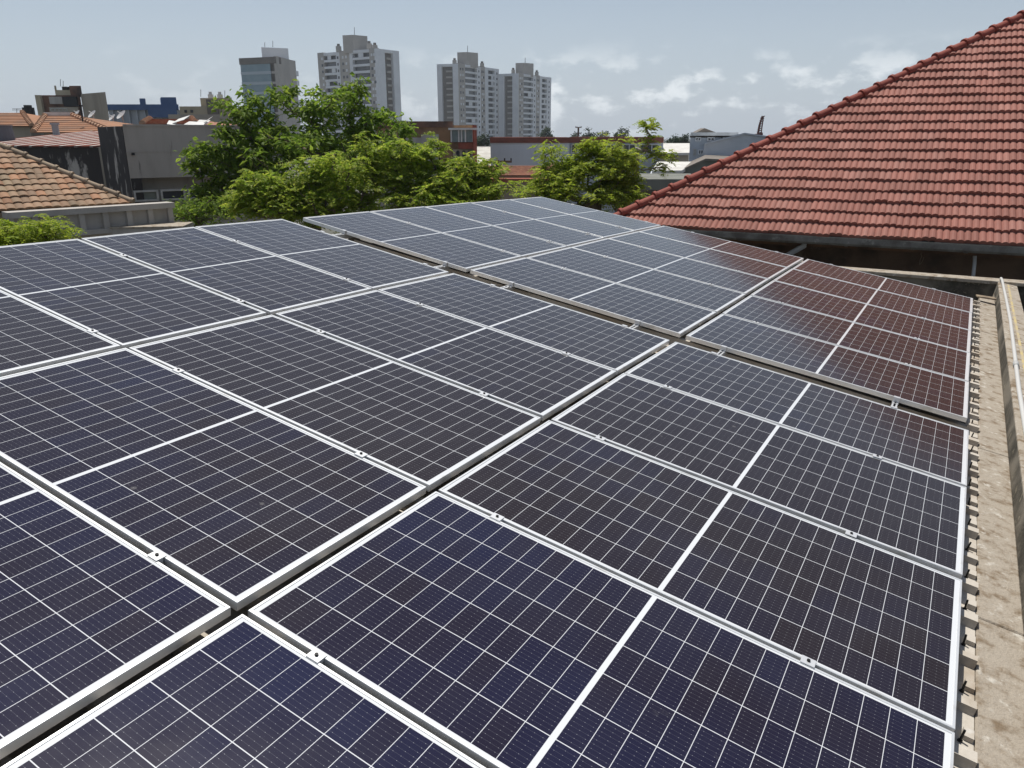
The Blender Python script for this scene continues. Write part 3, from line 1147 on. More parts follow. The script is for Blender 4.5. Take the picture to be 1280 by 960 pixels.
for (a, b, pane) in ((166, 197, M_WINGREEN), (200, 231, M_WINDARK), (234, 262, M_WINDARK)):
    sa, sb = F.s_of(a, 235), F.s_of(b, 235)
    mb = MB()
    fw = .07
    for (z0, z1) in ((zw0, zw0 + fw), (zw1 - .52, zw1 - .45)):
        F.box(mb, sa, sb, z0, z1, -.10, .02)
    for s in (sa, sb - fw):
        F.box(mb, s, s + fw, zw0 + fw, zw1 - .52, -.10, .02)
    w = mb.obj('window', M_WFRAME, gb)
    mb = MB()
    F.box(mb, sa + .01, sb - .01, zw0 + .01, zw1 - .46, -.08, -.05)
    mb.obj('pane', pane, w)
mb = MB()
FL.box(mb, 0, FL.L - .005, 0, gz - .02, -.4, 0.02)
o_ = mb.obj('mouldy_side', M_MOULD, gb)
mb = MB()
F.box(mb, F.s_of(164.5, 195), F.s_of(168, 195), F.z_of(166, 194), F.z_of(166, 191), 0.0, 0.12)
mb.obj('wall_lamp', M_BLACK, gb)
# low wing with striped roof
wz = at(60, 184.5, 33.5).z
wa, wb = at(-60, 184, 35.5), at(123, 184.5, 33.2)
FW = Face(wa, Vector((wb.x, wb.y, 0)), wz)
wing = thing('mouldy_low_wing', (wa.x, wa.y, 0), 'low wing with black mouldy wall and white-streaked reddish roof', 'building')
body(wing, FW, 7.5, M_MOULD)
rz = at(70, 165.5, 42.0).z
mb = MB()
nS = 10
sl = (rz - wz)
for i in range(nS):
    s = FW.L * i / nS
    w = FW.L / nS
    o = FW.pt(s, wz + .02 - .003 * (i % 2), 0.15)
    mb.box(o, FW.e * w * .998, -FW.n * 7.6 + UPV * sl, UPV * .05)
mb.obj('roof_sheets', M_STRIPE, wing)
mb = MB()
for i in range(nS):
    s = FW.L * i / nS + FW.L / nS * .62
    o = FW.pt(s, wz + .01, 0.15)
    mb.box(o, FW.e * (FW.L / nS * .20), -FW.n * 7.6 + UPV * sl, UPV * .066)
mb.obj('pale_ribs', M_ZINC, wing)
mb = MB()
mb.box(FW.pt(FW.L * .35, rz - .1, -7.45), FW.e * FW.L * .645, -FW.n * .25, UPV * .28)
mb.obj('ridge_flashing', M_ZINC, wing)
vp = at(70.5, 168, 40.5)
mb = MB()
mb.tube([vp - UPV * .3, vp + UPV * .45], .16, 12)
mb.tube([vp + UPV * .45, vp + UPV * .55], .22, 12)
tag(mb.obj('vent_pipe', surf('zinc_vent', (0.34, 0.35, 0.36), rough=.5)), 'short grey vent pipe standing on the streaked roof', 'vent')
wt = at(6, 170, 37.5)
mb = MB()
mb.tube([wt - UPV * .35, wt + UPV * .1, wt + UPV * .42], .42, 16, r1=.36)
mb.tube([wt + UPV * .42, wt + UPV * .48], .40, 16)
tag(mb.obj('water_tank', surf('tank_grey', (0.14, 0.145, 0.16), rough=.5)), 'dark grey round water tank on the streaked roof, far left', 'water tank')
mb = MB()
mb.box(wt + Vector((-.5, -.5, -.45)), (1.1, 0, 0), (0, 1.0, 0), (0, 0, .1))
mb.obj('tank_base', M_BLACK, bpy.data.objects['water_tank'])


# ---- hip roofs further back on the left
def low_hip(label, xl, xr, ye, xl2, xr2, yr, Y, depth, mat, wall, name='tiled_house'):
    """Simple hip or gable roof: eave corners, ridge ends in the photo, depth."""
    a = at(xl, ye, Y)
    b = at_z(xr, ye, a.z) if abs(ye - 170) > 4 else at(xr, ye, Y)
    b.z = a.z
    r0, r1 = at(xl2, yr, Y + depth), at(xr2, yr, Y + depth)
    r1.z = r0.z
    root = thing(name, (a.x, a.y, 0), label, 'house')
    bkv = Vector((0, 1, 0))
    mb = MB()
    c_, d_ = b + bkv * 2 * depth, a + bkv * 2 * depth
    rise = Vector((0, 0, 0.0))
    # tile courses as stepped strips on the front slope
    N = 9
    for i in range(N):
        t0, t1 = i / N, (i + 1) / N + .02
        q0, q1 = a.lerp(r0, t0), b.lerp(r1, t0)
        q2, q3 = b.lerp(r1, min(t1, 1)), a.lerp(r0, min(t1, 1))
        lf = Vector((0, 0, .05))
        mb.add([q0 + lf, q1 + lf, q2, q3, q0, q1], [(0, 1, 2, 3), (4, 5, 1, 0)])
    mb.quad(b, c_, r1, r1 + Vector((0, .01, 0)))
    mb.quad(d_, a, r0, r0 + Vector((0, .01, 0)))
    mb.quad(c_, d_, r0, r1)
    mb.obj('roof', mat, root, fix=False)
    hip_caps(root, a + UPV * .05, r0 + UPV * .05, UPV, M_OLDCAPP, .16, .6, 6)
    hip_caps(root, b + UPV * .05, r1 + UPV * .05, UPV, M_OLDCAPP, .16, .6, 6)
    mb = MB()
    ins = .4
    mb.prism([(a.x + ins, a.y + ins), (b.x - ins, b.y + ins), (b.x - ins, c_.y - ins), (a.x + ins, c_.y - ins)], 0, a.z - .02)
    mb.obj('house_walls', wall, root)
    return root, r0, r1


M_OLDCAPP = surf('pale_ridge_clay', (0.46, 0.27, 0.17), (0.38, 0.25, 0.17), 2)
M_ORROOF = surf('orange_tile_far', (0.33, 0.16, 0.085), (0.22, 0.13, 0.085), 0.8, c3=(0.17, 0.10, 0.065), s3=3, lo3=.55, hi3=.75)
root, r0, r1 = low_hip('brown and orange tiled roof with pale ridges behind the streaked roof', 42, 141, 166, 57, 90, 144.5, 50, 7, M_ORROOF, M_TAUPE)
mb = MB()
mb.box(r0 + Vector((0, -.2, 0)), r1 - r0, (0, .4, 0), (0, 0, .22))
mb.obj('ridge_cap', M_WHITE, root)
low_hip('low orange tiled roof at the left edge, behind the water tank', -40, 40, 158, -20, 28, 141, 58, 6, M_ORROOF, M_TAUPE)
low_hip('worn red tiled roof just visible above the grey building', 178, 245, 155.5, 188, 240, 149, 48, 5, M_RUSTROOF, M_TAUPE)
# crumpled white sheeting on that grey roof
mb = MB()
for i in range(9):
    a = at(210 + i * 5 + random.uniform(-3, 3), 156 + random.uniform(-2, 1.5), 36 + random.uniform(0, 2))
    a.z = gz + .05 + random.uniform(0, .12)
    mb.box(a, Vector((random.uniform(.3, .9), random.uniform(-.3, .3), random.uniform(-.15, .22))), Vector((random.uniform(-.2, .2), .6, random.uniform(-.1, .2))), UPV * .02)
tag(mb.obj('scrap_sheeting', M_WHITE), 'loose white scrap sheets lying on the grey building roof', 'scrap', kind='stuff')

# ---- brown block with concrete gable wall
F = face_px(51, 100, 119, 88, 88)
bb = thing('weathered_brown_building', F.A, 'weathered brown multi-storey building with open loggias and a concrete flank', 'building')
Fr = face_px(100.5, 132, 117.5, 88, 84)
mb = MB()
Fr.box(mb, 0, Fr.L, 0, Fr.z, -9, 0)
mb.obj('concrete_flank', M_TAUPE, bb)
body(bb, F, 8, M_BROWNW)
for (a, b, c_, d_, mt) in ((64, 80, 121, 130, M_GREYWALL), (62, 98, 134, 140, M_TAUPE), (81, 98, 121, 133, M_BLACK)):
    mb = MB()
    F.box(mb, F.s_of(a, 130), F.s_of(b, 130), F.z_of(a, d_), F.z_of(a, c_), 0.0, 0.25)
    mb.obj('loggia_front', mt, bb)
window(bb, F, F.s_of(65, 137), F.s_of(86, 137), F.z_of(70, 139.5), F.z_of(70, 135.5), bars=3, depth=.3)
mb = MB()
F.box(mb, F.s_of(48, 130), F.s_of(54.5, 130), 0, F.z_of(50, 119), -.5, 0.4)
mb.obj('end_pier', M_BEIGE, bb)
mb = MB()
F.box(mb, F.s_of(68, 110), F.s_of(87, 110), F.z, F.z_of(70, 112.5), -4, 0)
F.box(mb, F.s_of(68, 110), F.s_of(70.5, 110), F.z_of(70, 112.5), F.z_of(70, 107), -4, 0)
mb.obj('roof_room', M_BEIGE, bb)
mb = MB()
F.box(mb, F.s_of(87.5, 110), F.s_of(102, 110), F.z, F.z_of(70, 107.3), -5, 0.1)
mb.obj('stair_tower', M_BROWNW, bb)
mb = MB()
F.box(mb, F.s_of(71, 110), F.s_of(77, 110), F.z_of(70, 112.2), F.z_of(70, 107.5), -3, -1)
mb.obj('roof_tank', M_BLACK, bb)

# ---- blue building
F = face_px(133, 224, 130.5, 112, 112)
bl = thing('blue_roofed_building', F.A, 'long building with a deep blue roof band and pale panels', 'building')
zb = F.z_of(150, 137.5)
mb = MB()
F.box(mb, 0, F.L, zb, F.z, -12, 0.3)
mb.obj('blue_band', M_BLUE, bl)
mb = MB()
F.box(mb, 0, F.L, 0, zb, -12, -.3)
mb.obj('lower_wall', M_PALEB, bl)
for i in range(9):
    s = F.L * (i + .5) / 9
    mb = MB()
    F.box(mb, s, s + .2, 0, zb, -.3, 0.05)
    mb.obj('fin', M_PALEB, bl)
for (a, b, y) in ((175, 182.5, 123), (202, 221, 121.5)):
    mb = MB()
    F.box(mb, F.s_of(a, 130), F.s_of(b, 130), F.z, F.z_of(a, y), -6, 0)
    mb.obj('roof_tower', M_BLUE, bl)
mb = MB()
F.box(mb, F.s_of(186, 130), F.s_of(221, 130), F.z_of(190, 147), F.z_of(190, 135), 0.302, .6)
mb.obj('blue_bay', M_BLUE, bl)

# ---- beige building
F = face_px(224, 292, 133, 98, 98)
bg_ = thing('beige_stepped_building', F.A, 'beige stepped building with a brown stair block left of the glass tower', 'building')
body(bg_, F, 10, M_BEIGE)
mb = MB()
F.box(mb, F.s_of(247, 130), F.s_of(287, 130), F.z, F.z_of(250, 122), -8, -1)
mb.obj('upper_floor', M_BEIGE, bg_)
mb = MB()
F.box(mb, F.s_of(260, 130), F.s_of(273, 130), 0, F.z_of(250, 124.5), -1, .5)
mb.obj('stair_block', M_TOWERB, bg_)
for a in (231, 238.5):
    mb = MB()
    F.box(mb, F.s_of(a, 140), F.s_of(a + 3, 140), F.z_of(a, 141), F.z_of(a, 137.5), 0.0, .1)
    mb.obj('window', M_WINDARK, bg_)
for (a, y0, y1) in ((252, 122, 119), (264, 122, 118.5)):
    q = F.pt(F.s_of(a, 122), F.z_of(a, y0), -3)
    mb = MB()
    mb.tube([q, q + UPV * .5], .35, 8)
    mb.tube([q + UPV * .5, q + UPV * .8], .2, 8)
    mb.obj('roof_vent', M_DISH, bg_)
low = face_px(210, 300, 143, 70, 70)
lb = thing('pale_low_block', low.A, 'low pale block in front of the beige building', 'building')
body(lb, low, 8, surf('pale_plaster', (0.40, 0.37, 0.31), (0.30, 0.28, 0.24), .6))


# ---- satellite dishes and antennas on the left roofs
def dish(px, py, Y, r, lab):
    p = at(px, py, Y)
    root = thing('satellite_dish', p, lab, 'satellite dish', 'satellite dishes on the left roofs')
    ax = Vector((-.45, -.55, .7)).normalized()
    a = ax.orthogonal().normalized()
    b = ax.cross(a)
    vs, fs = [p - ax * .12 * r], []
    for k in range(2):
        rr = r * (k + 1) / 2
        for j in range(14):
            t = 2 * pi * j / 14
            vs.append(p + (a * cos(t) + b * sin(t)) * rr + ax * (.28 * rr * rr / r - .12 * r))
    for j in range(14):
        fs.append((0, 1 + j, 1 + (j + 1) % 14))
        fs.append((1 + j, 15 + j, 15 + (j + 1) % 14, 1 + (j + 1) % 14))
    mb = MB()
    mb.add(vs, fs)
    mb.obj('reflector', M_DISH, root, smooth=True)
    mb = MB()
    mb.tube([p - ax * .1 * r, p - ax * .3 * r - UPV * r * 1.4], .05 * r + .02, 6)
    mb.tube([p - b * r, p + ax * r * .9], .02, 5)
    mb.obj('mast', M_DISH, root)


dish(96, 142, 60, .30, 'grey satellite dish left of the concrete flank, above the orange roof')
dish(115.5, 143, 60, .36, 'grey satellite dish in front of the concrete flank')
dish(140.5, 147, 60, .30, 'grey satellite dish at the left end of the blue building')
dish(152, 144, 60, .42, 'large tilted satellite dish in front of the blue building')
mb = MB()
q = at(103.5, 152, 52)
mb.tube([q, q + UPV * .9], .05, 6)
mb.tube([q + UPV * .9, q + UPV * 1.0], .16, 8)
tag(mb.obj('roof_chimney', M_BLACK), 'thin dark flue pipe on the brown tiled roof', 'chimney')
q = at(36.5, 143, 70)
mb = MB()
mb.tube([q - UPV * .5, q + UPV * .55], .48, 12)
mb.tube([q + UPV * .55, q + UPV * .75], .32, 12)
tag(mb.obj('water_tank', M_BLACK), 'small black water tank on the far left roofs', 'water tank')


def antenna(px, py0, py1, Y, lab, arms=0):
    a, b = at(px, py0, Y), at(px, py1, Y)
    mb = MB()
    mb.tube([a, b], .028 * Y / 90, 5)
    for i in range(arms):
        c = a.lerp(b, .75 + .25 * i / max(arms - 1, 1))
        w = .5 * Y / 90
        mb.tube([c - Vector((w, 0, 0)), c + Vector((w, 0, 0))], .03 * Y / 90, 4)
    tag(mb.obj('roof_antenna', M_BLACK), lab, 'antenna', 'thin antennas on the rooftops')


antenna(75.5, 108, 99, 86, 'thin antenna above the brown building roof room', 0)
antenna(79, 108, 101, 86, 'short thin antenna beside the brown building stair tower', 0)
antenna(251, 121, 112, 92, 'thin antenna on the left of the beige building roof', 0)
antenna(281, 123, 113, 92, 'thin antenna on the right of the beige building roof', 0)
antenna(21, 142, 136, 64, 'small branched aerial on the left edge orange roof', 2)


# ---- glass office tower
c0, c1, c2 = at(344.5, 71, 300), at(300, 75, 306), at(371, 76, 322)
FLt, FRt = Face(c1, c0, c0.z), Face(c0, c2, c0.z)
gt = thing('glass_office_tower', (c0.x, c0.y, 0), 'glass-fronted office tower with a beige flank and white roof box', 'tower')
pb_ = c1 + (c2 - c0)
mb = MB()
inn = lambda p, q, t: Vector((p.x + (q.x - p.x) * t, p.y + (q.y - p.y) * t, 0))
mid_ = (c1 + c2) / 2
mb.prism([c0 - FLt.n * .8 - FRt.n * .3, c2 - FRt.n * .6, pb_, c1 - FLt.n * .6], 0, c0.z - 1)
mb.obj('tower_core', M_TOWERB, gt)
ns = 11
for i in range(ns):
    z1 = c0.z - 2.2 - i * 3.5
    mb = MB()
    FLt.box(mb, 0.2, FLt.L * .84, z1 - 2.5, z1, 0, .35)
    mb.obj('glass_band', M_TEAL, gt)
    mb = MB()
    FLt.box(mb, 0.1, FLt.L * .85, z1 - 3.5, z1 - 2.5, 0, .45)
    mb.obj('spandrel', surf('spandrel_panel', (0.40, 0.46, 0.50), rough=.25, fine=.02), gt)
    mb = MB()
    FLt.box(mb, FLt.L * .86, FLt.L * .97, z1 - 3.4, z1 - 2.6, 0, .2)
    mb.obj('recess_slab', M_TOWERG, gt)
mb = MB()
FLt.box(mb, 0, FLt.L, c0.z - 2.2, c0.z, -3, .6)
mb.obj('roof_edge', M_TOWERB, gt)
mb = MB()
FRt.box(mb, 0, FRt.L * .84, 0, c0.z + .2, -.8, .5)
mb.obj('beige_flank', M_TOWERG, gt)
for i in range(11):
    mb = MB()
    FRt.box(mb, FRt.L * .86, FRt.L, c0.z - 5 - i * 3.5, c0.z - 3.2 - i * 3.5, -.5, .3)
    mb.obj('flank_window', M_TOWERW, gt)
F = face_px(326.5, 360, 59, 308, 312)
mb = MB()
F.box(mb, 0, F.L, c0.z - 1, F.z, -9, 0)
mb.obj('roof_box', M_TOWERW, gt)
antenna(331, 59, 53, 310, 'thin mast on the left of the glass tower roof box')
antenna(341, 59, 51, 310, 'thin mast on the right of the glass tower roof box')


# ---- three apartment towers
def tower(label, xl, xc, xr, yl, yc, yr, Yc, YL, YR, left, right, storey, pent, stacks, seed):
    rg = random.Random(seed)
    c0 = at(xc, yc, Yc)
    c1, c2 = at(xl, yl, YL), at(xr, yr, YR)
    c1.z = c2.z = c0.z
    root = thing('apartment_tower', (c0.x, c0.y, 0), label, 'tower', 'white and taupe apartment towers on the skyline')
    A, B = Face(c1, c0, c0.z), Face(c0, c2, c0.z)
    e1, e2_ = -A.e, B.e
    k0 = c0 + e1 * 1.6 + e2_ * 1.6
    k1 = c1 - e1 * .2 + e2_ * 1.6
    k2 = c2 + e1 * 1.6 - e2_ * .2
    k3 = c1 + (c2 - c0) - e1 * .2 - e2_ * .2
    mb = MB()
    mb.prism([k0, k2, k3, k1], 0, c0.z - .8)
    mb.obj('tower_core', M_TOWERB, root)
    mb = MB()
    mb.prism([c0 + e1 * .1 + e2_ * .1, c2 + e1 * .1, c2 + e1 * (A.L - .1), c1 + e2_ * .1], c0.z - 1.4, c0.z - .6)
    mb.obj('roof_slab', M_TOWERW, root)
    zb = 6.0
    nfl = int((c0.z - 2 - zb) / storey)
    for F, strips in ((A, left), (B, right)):
        for (t0, t1, kind) in strips:
            s0, s1 = t0 * F.L, t1 * F.L
            if kind[0] in 'wg':
                mb = MB()
                F.box(mb, s0, s1, zb, F.z + (0 if kind[0] == 'w' else .3), -1.5, -.02 if kind[0] == 'g' else 0.1)
                mb.obj('pier', M_TOWERW if kind[0] == 'w' else M_TOWERG, root)
                if len(kind) > 1:
                    nw = 2 if kind[1] == '2' else 1
                    for f in range(nfl):
                        z = F.z - 2.6 - f * storey
                        for q in range(nw):
                            sc = s0 + (s1 - s0) * (q + 1) / (nw + 1)
                            mb = MB()
                            F.box(mb, sc - .55, sc + .55, z - .6, z + .6, 0.0, .16)
                            mb.obj('window', M_TOWERW if (kind[0] == 'g' and rg.random() < .6) else M_WINDARK, root)
            else:
                mat = M_TOWERW if kind == 'b' else M_TOWERB
                for f in range(nfl + 1):
                    z = F.z - 1.2 - f * storey
                    mb = MB()
                    if kind == 'b':
                        F.box(mb, s0, s1, z - storey + .0, z - storey + .95, -.2, 0.0)
                        F.box(mb, s0, s1, z - storey - .12, z - storey, -1.5, -.0)
                        if rg.random() < .28:
                            sx = s0 + (s1 - s0) * rg.random() * .6
                            F.box(mb, sx, sx + (s1 - s0) * .3, z - storey + 1.05, z - .12, -.35, -.2)
                        mb.obj('balcony', mat, root)
                    else:
                        F.box(mb, s0 + (s1 - s0) * .35, s1 - (s1 - s0) * .1, z - storey, z - storey + .9, -1.4, -.7)
                        mb.obj('service_ledge', M_TOWERG, root)
                mb = MB()
                F.box(mb, s0, s1, F.z - 1.2, F.z - .01, -1.4, -.01)
                mb.obj('roof_beam', M_TOWERW, root)
                if kind == 'b':
                    mb = MB()
                    F.box(mb, s0, s1, zb, F.z - 1.2, -1.6, -1.45)
                    mb.obj('glazing', M_WINDARK, root)
    (pxl, pxc, pxr, py) = pent
    q0, q1, q2 = at(pxc, py, Yc + 9), at(pxl, py, Yc + 11), at(pxr, py, Yc + 14)
    q1.z = q2.z = q0.z
    mb = MB()
    mb.prism([q0, q2, q1 + (q2 - q0), q1], c0.z - 1, q0.z)
    mb.obj('lift_house', M_TOWERG, root)
    for (px, py_) in stacks:
        q = at(px, py_, Yc + 5)
        mb = MB()
        mb.box((q.x - 1.1, q.y, c0.z - 1), (2.2, 0, 0), (0, 2.2, 0), (0, 0, q.z - c0.z + 1))
        o_ = mb.obj('roof_stack', M_TOWERG, root)
        mb = MB()
        mb.tube([(q.x, q.y + 1, q.z), (q.x, q.y + 1, q.z + 1.0)], .7, 8)
        mb.obj('stack_cowl', M_TOWERB, o_)
    return root


tower('tallest apartment tower, right of the glass office tower', 396.5, 470.5, 498.5, 66.5, 60.5, 64.5, 390, 414, 402,
      [(0, .05, 'g'), (.05, .11, 'g1'), (.11, .325, 'b'), (.325, .385, 'w1'), (.385, .555, 'g2'), (.555, .605, 'w'), (.605, .88, 'b'), (.88, 1, 'g2')],
      [(0, .35, 'w'), (.35, .72, 'r'), (.72, 1, 'w')], 3.0, (428, 441, 459, 43.5), ((422.5, 57.5), (461, 54), (468, 56)), 1)
tower('apartment tower left of a shorter twin on the skyline', 546, 572.5, 623.5, 79.5, 79.5, 86.5, 452, 456, 488,
      [(0, .22, 'w'), (.22, .74, 'r'), (.74, 1, 'w')],
      [(0, .16, 'g2'), (.16, .44, 'b'), (.44, .53, 'w1'), (.53, .64, 'g2'), (.64, .72, 'w'), (.72, .885, 'b'), (.885, 1, 'w1')], 3.0,
      (571.5, 584, 597.5, 65), ((568, 75), (602.5, 79)), 2)
tower('shorter apartment tower at the right of the twin pair', 623, 648, 689, 92, 91.5, 97.5, 480, 486, 515,
      [(0, .28, 'w'), (.28, .70, 'r'), (.70, 1, 'w')],
      [(0, .15, 'g2'), (.15, .43, 'b'), (.43, .52, 'w1'), (.52, .64, 'g2'), (.64, .70, 'w'), (.70, .86, 'b'), (.86, 1, 'w1')], 3.0,
      (644.5, 655, 667, 78.5), ((641.5, 87), (671, 90)), 3)
antenna(443, 43.5, 34, 400, 'mast on the tallest apartment tower')
antenna(584.5, 65, 57, 465, 'mast on the left twin apartment tower')
antenna(656.5, 78.5, 72, 495, 'mast on the right twin apartment tower')

# ---- old ochre building in the middle
F = face_px(470, 566, 153, 62, 62)
F2 = Face(F.pt(F.L, 0), at(594.5, 156.5, 61.5), at(580, 156.5, 61.7).z)
oc = thing('old_ochre_building', F.A, 'old ochre-brown building with a glazed corner bay over red brick', 'building')
body(oc, F, 12, M_OCHRE)
mb = MB()
F.box(mb, 0, F.L, F.z - .35, F.z + .08, -12, .12)
mb.obj('stained_cornice', M_BROWNW, oc)
mb = MB()
F.box(mb, F.s_of(527, 175), F.s_of(549, 175), 0, F.z_of(540, 168), 0, .35)
F.box(mb, F.s_of(470, 175), F.s_of(527, 175), 0, F.z_of(540, 172), 0, .3)
mb.obj('grey_patch', M_GREYWALL, oc)
body(oc, F2, 12, M_OCHRE, 'bay_wall')
z1, z0 = F2.z_of(580, 162.5), F2.z_of(580, 177.5)
mb = MB()
F2.box(mb, 0, F2.L, z0, z1, 0, .5)
w_ = mb.obj('bay_glazing', surf('teal_glass', (0.15, 0.2, 0.2), (0.22, 0.26, 0.25), 2, rough=.2, fine=0), oc)
for t in (0.0, .33, .45, .62, .95):
    mb = MB()
    F2.box(mb, F2.L * t, F2.L * t + .1, z0, z1, .5, .56)
    mb.obj('mullion', M_WHITE, w_)
mb = MB()
F2.box(mb, -.1, F2.L + .1, z1, z1 + .15, -.1, .75)
mb.obj('white_hood', M_WHITE, oc)
mb = MB()
F2.box(mb, F2.L * .3, F2.L * .97, F2.z_of(580, 186), z0 - .03, 0.002, .4)
mb.obj('brick_panel', M_BRICK, oc)
mb = MB()
F2.box(mb, F2.L * .97, F2.L * 1.03, 0, F2.z, -.1, .6)
mb.obj('corner_pier', M_BRICK, oc)
zc0, zc1 = F2.z_of(580, 202), F2.z_of(580, 188.5)
mb = MB()
F2.box(mb, 0, F2.L * .96, 0, zc1 + .1, 0.002, .12)
mb.obj('cream_wall', M_BEIGE, oc)
for t in (.16, .42, .66):
    mb = MB()
    F2.box(mb, F2.L * t, F2.L * (t + .14), zc0, zc1 - .1, .12, .2)
    q = F2.pt(F2.L * (t + .07), zc1 - .1, .12)
    mb.tube([q, q + F2.n * .08], F2.L * .07, 12)
    mb.obj('arched_window', M_WINDARK, oc)

# ---- white building with the rust-red band, roofs around it
F = face_px(613, 712, 172, 72, 72)
wb_ = thing('white_long_building', F.A, 'long white-walled building with a rust-red band along its roof', 'building')
body(wb_, F, 14, surf('long_white_wall', (0.70, 0.72, 0.75), (0.62, 0.64, 0.67), .4, stretch=(1, 1, .3)), z1=F.z - .45)
mb = MB()
F.box(mb, -.05, F.L * 1.0, F.z - .45, F.z + .03, -14, .1)
mb.obj('red_band', M_SILL, wb_)
Fb = Face(F.pt(F.L + .02, 0, -.6), F.pt(F.L + 8.5, 0, -.6), F.z)
wr = thing('red_banded_annex', Fb.A, 'annex with a strip of white-framed windows under a rust-red band', 'building')
body(wr, Fb, 12, M_BLUEGREY, z1=Fb.z - .45)
mb = MB()
Fb.box(mb, 0, Fb.L, Fb.z - .45, Fb.z + .05, -12, .1)
mb.obj('red_band', M_SILL, wr)
for i in range(4):
    a = Fb.L * (.02 + .24 * i)
    window(wr, Fb, a, a + Fb.L * .21, Fb.z - 1.35, Fb.z - .55, frame=M_WHITE, bars=2, depth=.12, fw=.09)
# white corrugated roof left of the white building
a, b = at_z(594, 207, 6.4), at_z(614, 207, 6.4)
c_, d_ = at_z(614, 183.5, 7.9), at_z(594, 183.5, 7.9)
zr = thing('white_roofed_shed', (a.x, a.y, 0), 'shed with a white corrugated roof beside the white building', 'shed')
mb = MB()
for i in range(14):
    t0, t1 = i / 14, (i + .55) / 14
    mb.quad(a.lerp(b, t0), a.lerp(b, t1), d_.lerp(c_, t1), d_.lerp(c_, t0))
    mb.quad(a.lerp(b, t1) + UPV * .001, a.lerp(b, (i + 1) / 14) + UPV * .08, d_.lerp(c_, (i + 1) / 14) + UPV * .08, d_.lerp(c_, t1))
mb.obj('corrugated_roof', M_ZINC, zr, fix=False)
mb = MB()
mb.prism([(a.x + .2, a.y + .3), (b.x - .2, b.y + .3), (c_.x - .2, c_.y), (d_.x + .2, d_.y)], 0, a.z - .05)
mb.obj('shed_walls', M_GREENGREY, zr)
root, _, _ = low_hip('low rusty orange roof in front of the white building', 597, 692, 219.5, 602, 690, 207, 52, 4.5, M_RUSTROOF, M_TAUPE, 'rusty_roofed_house')
F = face_px(600, 690, 226, 50.5, 50.5)
mb = MB()
F.box(mb, 0, F.L, F.z - .1, F.z + .12, -1.2, 0)
mb.obj('red_lintel', M_BRICK, root)

# ---- right: pale roofs, sheds, blue-grey house
a, b = at(826, 191, 70), at(862, 191, 70)
b.z = a.z
c_, d_ = at(862, 179, 80), at(826, 179, 80)
mb = MB()
mb.add([a, b, c_, d_, a - UPV * .2, b - UPV * .2, c_ - UPV * .2, d_ - UPV * .2], [(0, 1, 2, 3), (4, 5, 1, 0), (5, 6, 2, 1), (6, 7, 3, 2), (7, 4, 0, 3)])
ps = thing('pale_roofed_warehouse', (a.x, a.y, 0), 'warehouse with a flat pale metal roof left of the blue-grey house', 'warehouse')
mb.obj('metal_roof', M_ZINC, ps)
mb = MB()
mb.prism([(a.x, a.y + .3), (b.x, b.y + .3), (c_.x, c_.y), (d_.x, d_.y)], 0, a.z - .21)
mb.obj('warehouse_walls', M_TAUPE, ps)
a, b = at(815, 213, 44), at(852, 211, 44)
c_, d_ = at(874, 202, 54), at(822, 203, 54)
b.z = a.z
d_.z = c_.z
mb = MB()
mb.add([a, b, c_, d_, a - UPV * .18, b - UPV * .18, c_ - UPV * .18, d_ - UPV * .18], [(0, 1, 2, 3), (4, 5, 1, 0), (5, 6, 2, 1), (6, 7, 3, 2), (7, 4, 0, 3)])
ws = thing('white_roofed_pavilion', (a.x, a.y, 0), 'grey building with a bright white roof and windows beside the sapling', 'building')
mb.obj('white_roof', M_ZINC, ws)
Fp = Face(Vector((a.x, a.y + .5, 0)), Vector((b.x, b.y + .5, 0)), a.z - .18)
body(ws, Fp, 8, M_BLUEGREY)
for i in range(3):
    window(ws, Fp, Fp.L * (.08 + .31 * i), Fp.L * (.35 + .31 * i), Fp.z - .85, Fp.z - .15, frame=M_WHITE, pane=M_WINGREEN, bars=1, depth=.1)
Fq = face_px(790, 868, 224, 38, 38)
cs_ = thing('grey_concrete_canopy', Fq.A, 'dull grey concrete canopy behind the sapling trunk', 'canopy')
mb = MB()
Fq.box(mb, 0, Fq.L, Fq.z - .5, Fq.z, -6, 0)
mb.obj('canopy_slab', M_GREENGREY, cs_)
for t in (.05, .5, .93):
    mb = MB()
    Fq.box(mb, Fq.L * t, Fq.L * t + .2, 0, Fq.z - .5, -.5, -.3)
    mb.obj('post', M_GREENGREY, cs_)
mb = MB()
Fq.box(mb, 0, Fq.L, 0, Fq.z - .5, -6, -5.8)
mb.obj('rear_wall', M_TOWERB, cs_)
# gabled dull shed
Fg = face_px(850, 905, 214, 46, 46)
gs = thing('dull_gable_shed', Fg.A, 'greenish-grey gable-ended shed below the blue-grey warehouse', 'shed')
zlo, zhi = Fg.z_of(860, 215), Fg.z_of(884, 201)
mb = MB()
pa_, pm_, pb2 = Fg.pt(0, zlo), Fg.pt(Fg.L * .55, zhi), Fg.pt(Fg.L * 1.3, Fg.z_of(895, 203))
dv = Fg.rd * 9
q0, q1 = Fg.pt(0, 0), Fg.pt(Fg.L * 1.3, 0)
mb.add([q0, q1, pb2, pm_, pa_] + [p + dv for p in (q0, q1, pb2, pm_, pa_)], [(0, 1, 2, 3, 4), (9, 8, 7, 6, 5), (0, 5, 6, 1), (1, 6, 7, 2), (2, 7, 8, 3), (3, 8, 9, 4), (4, 9, 5, 0)])
mb.obj('shed_body', M_GREENGREY, gs)
mb = MB()
for (p, q) in ((pa_, pm_), (pm_, pb2)):
    mb.box(p + Fg.n * .15 + UPV * .01, q - p, dv * 1.03, UPV * .12)
mb.obj('shed_roof', M_TOWERB, gs)
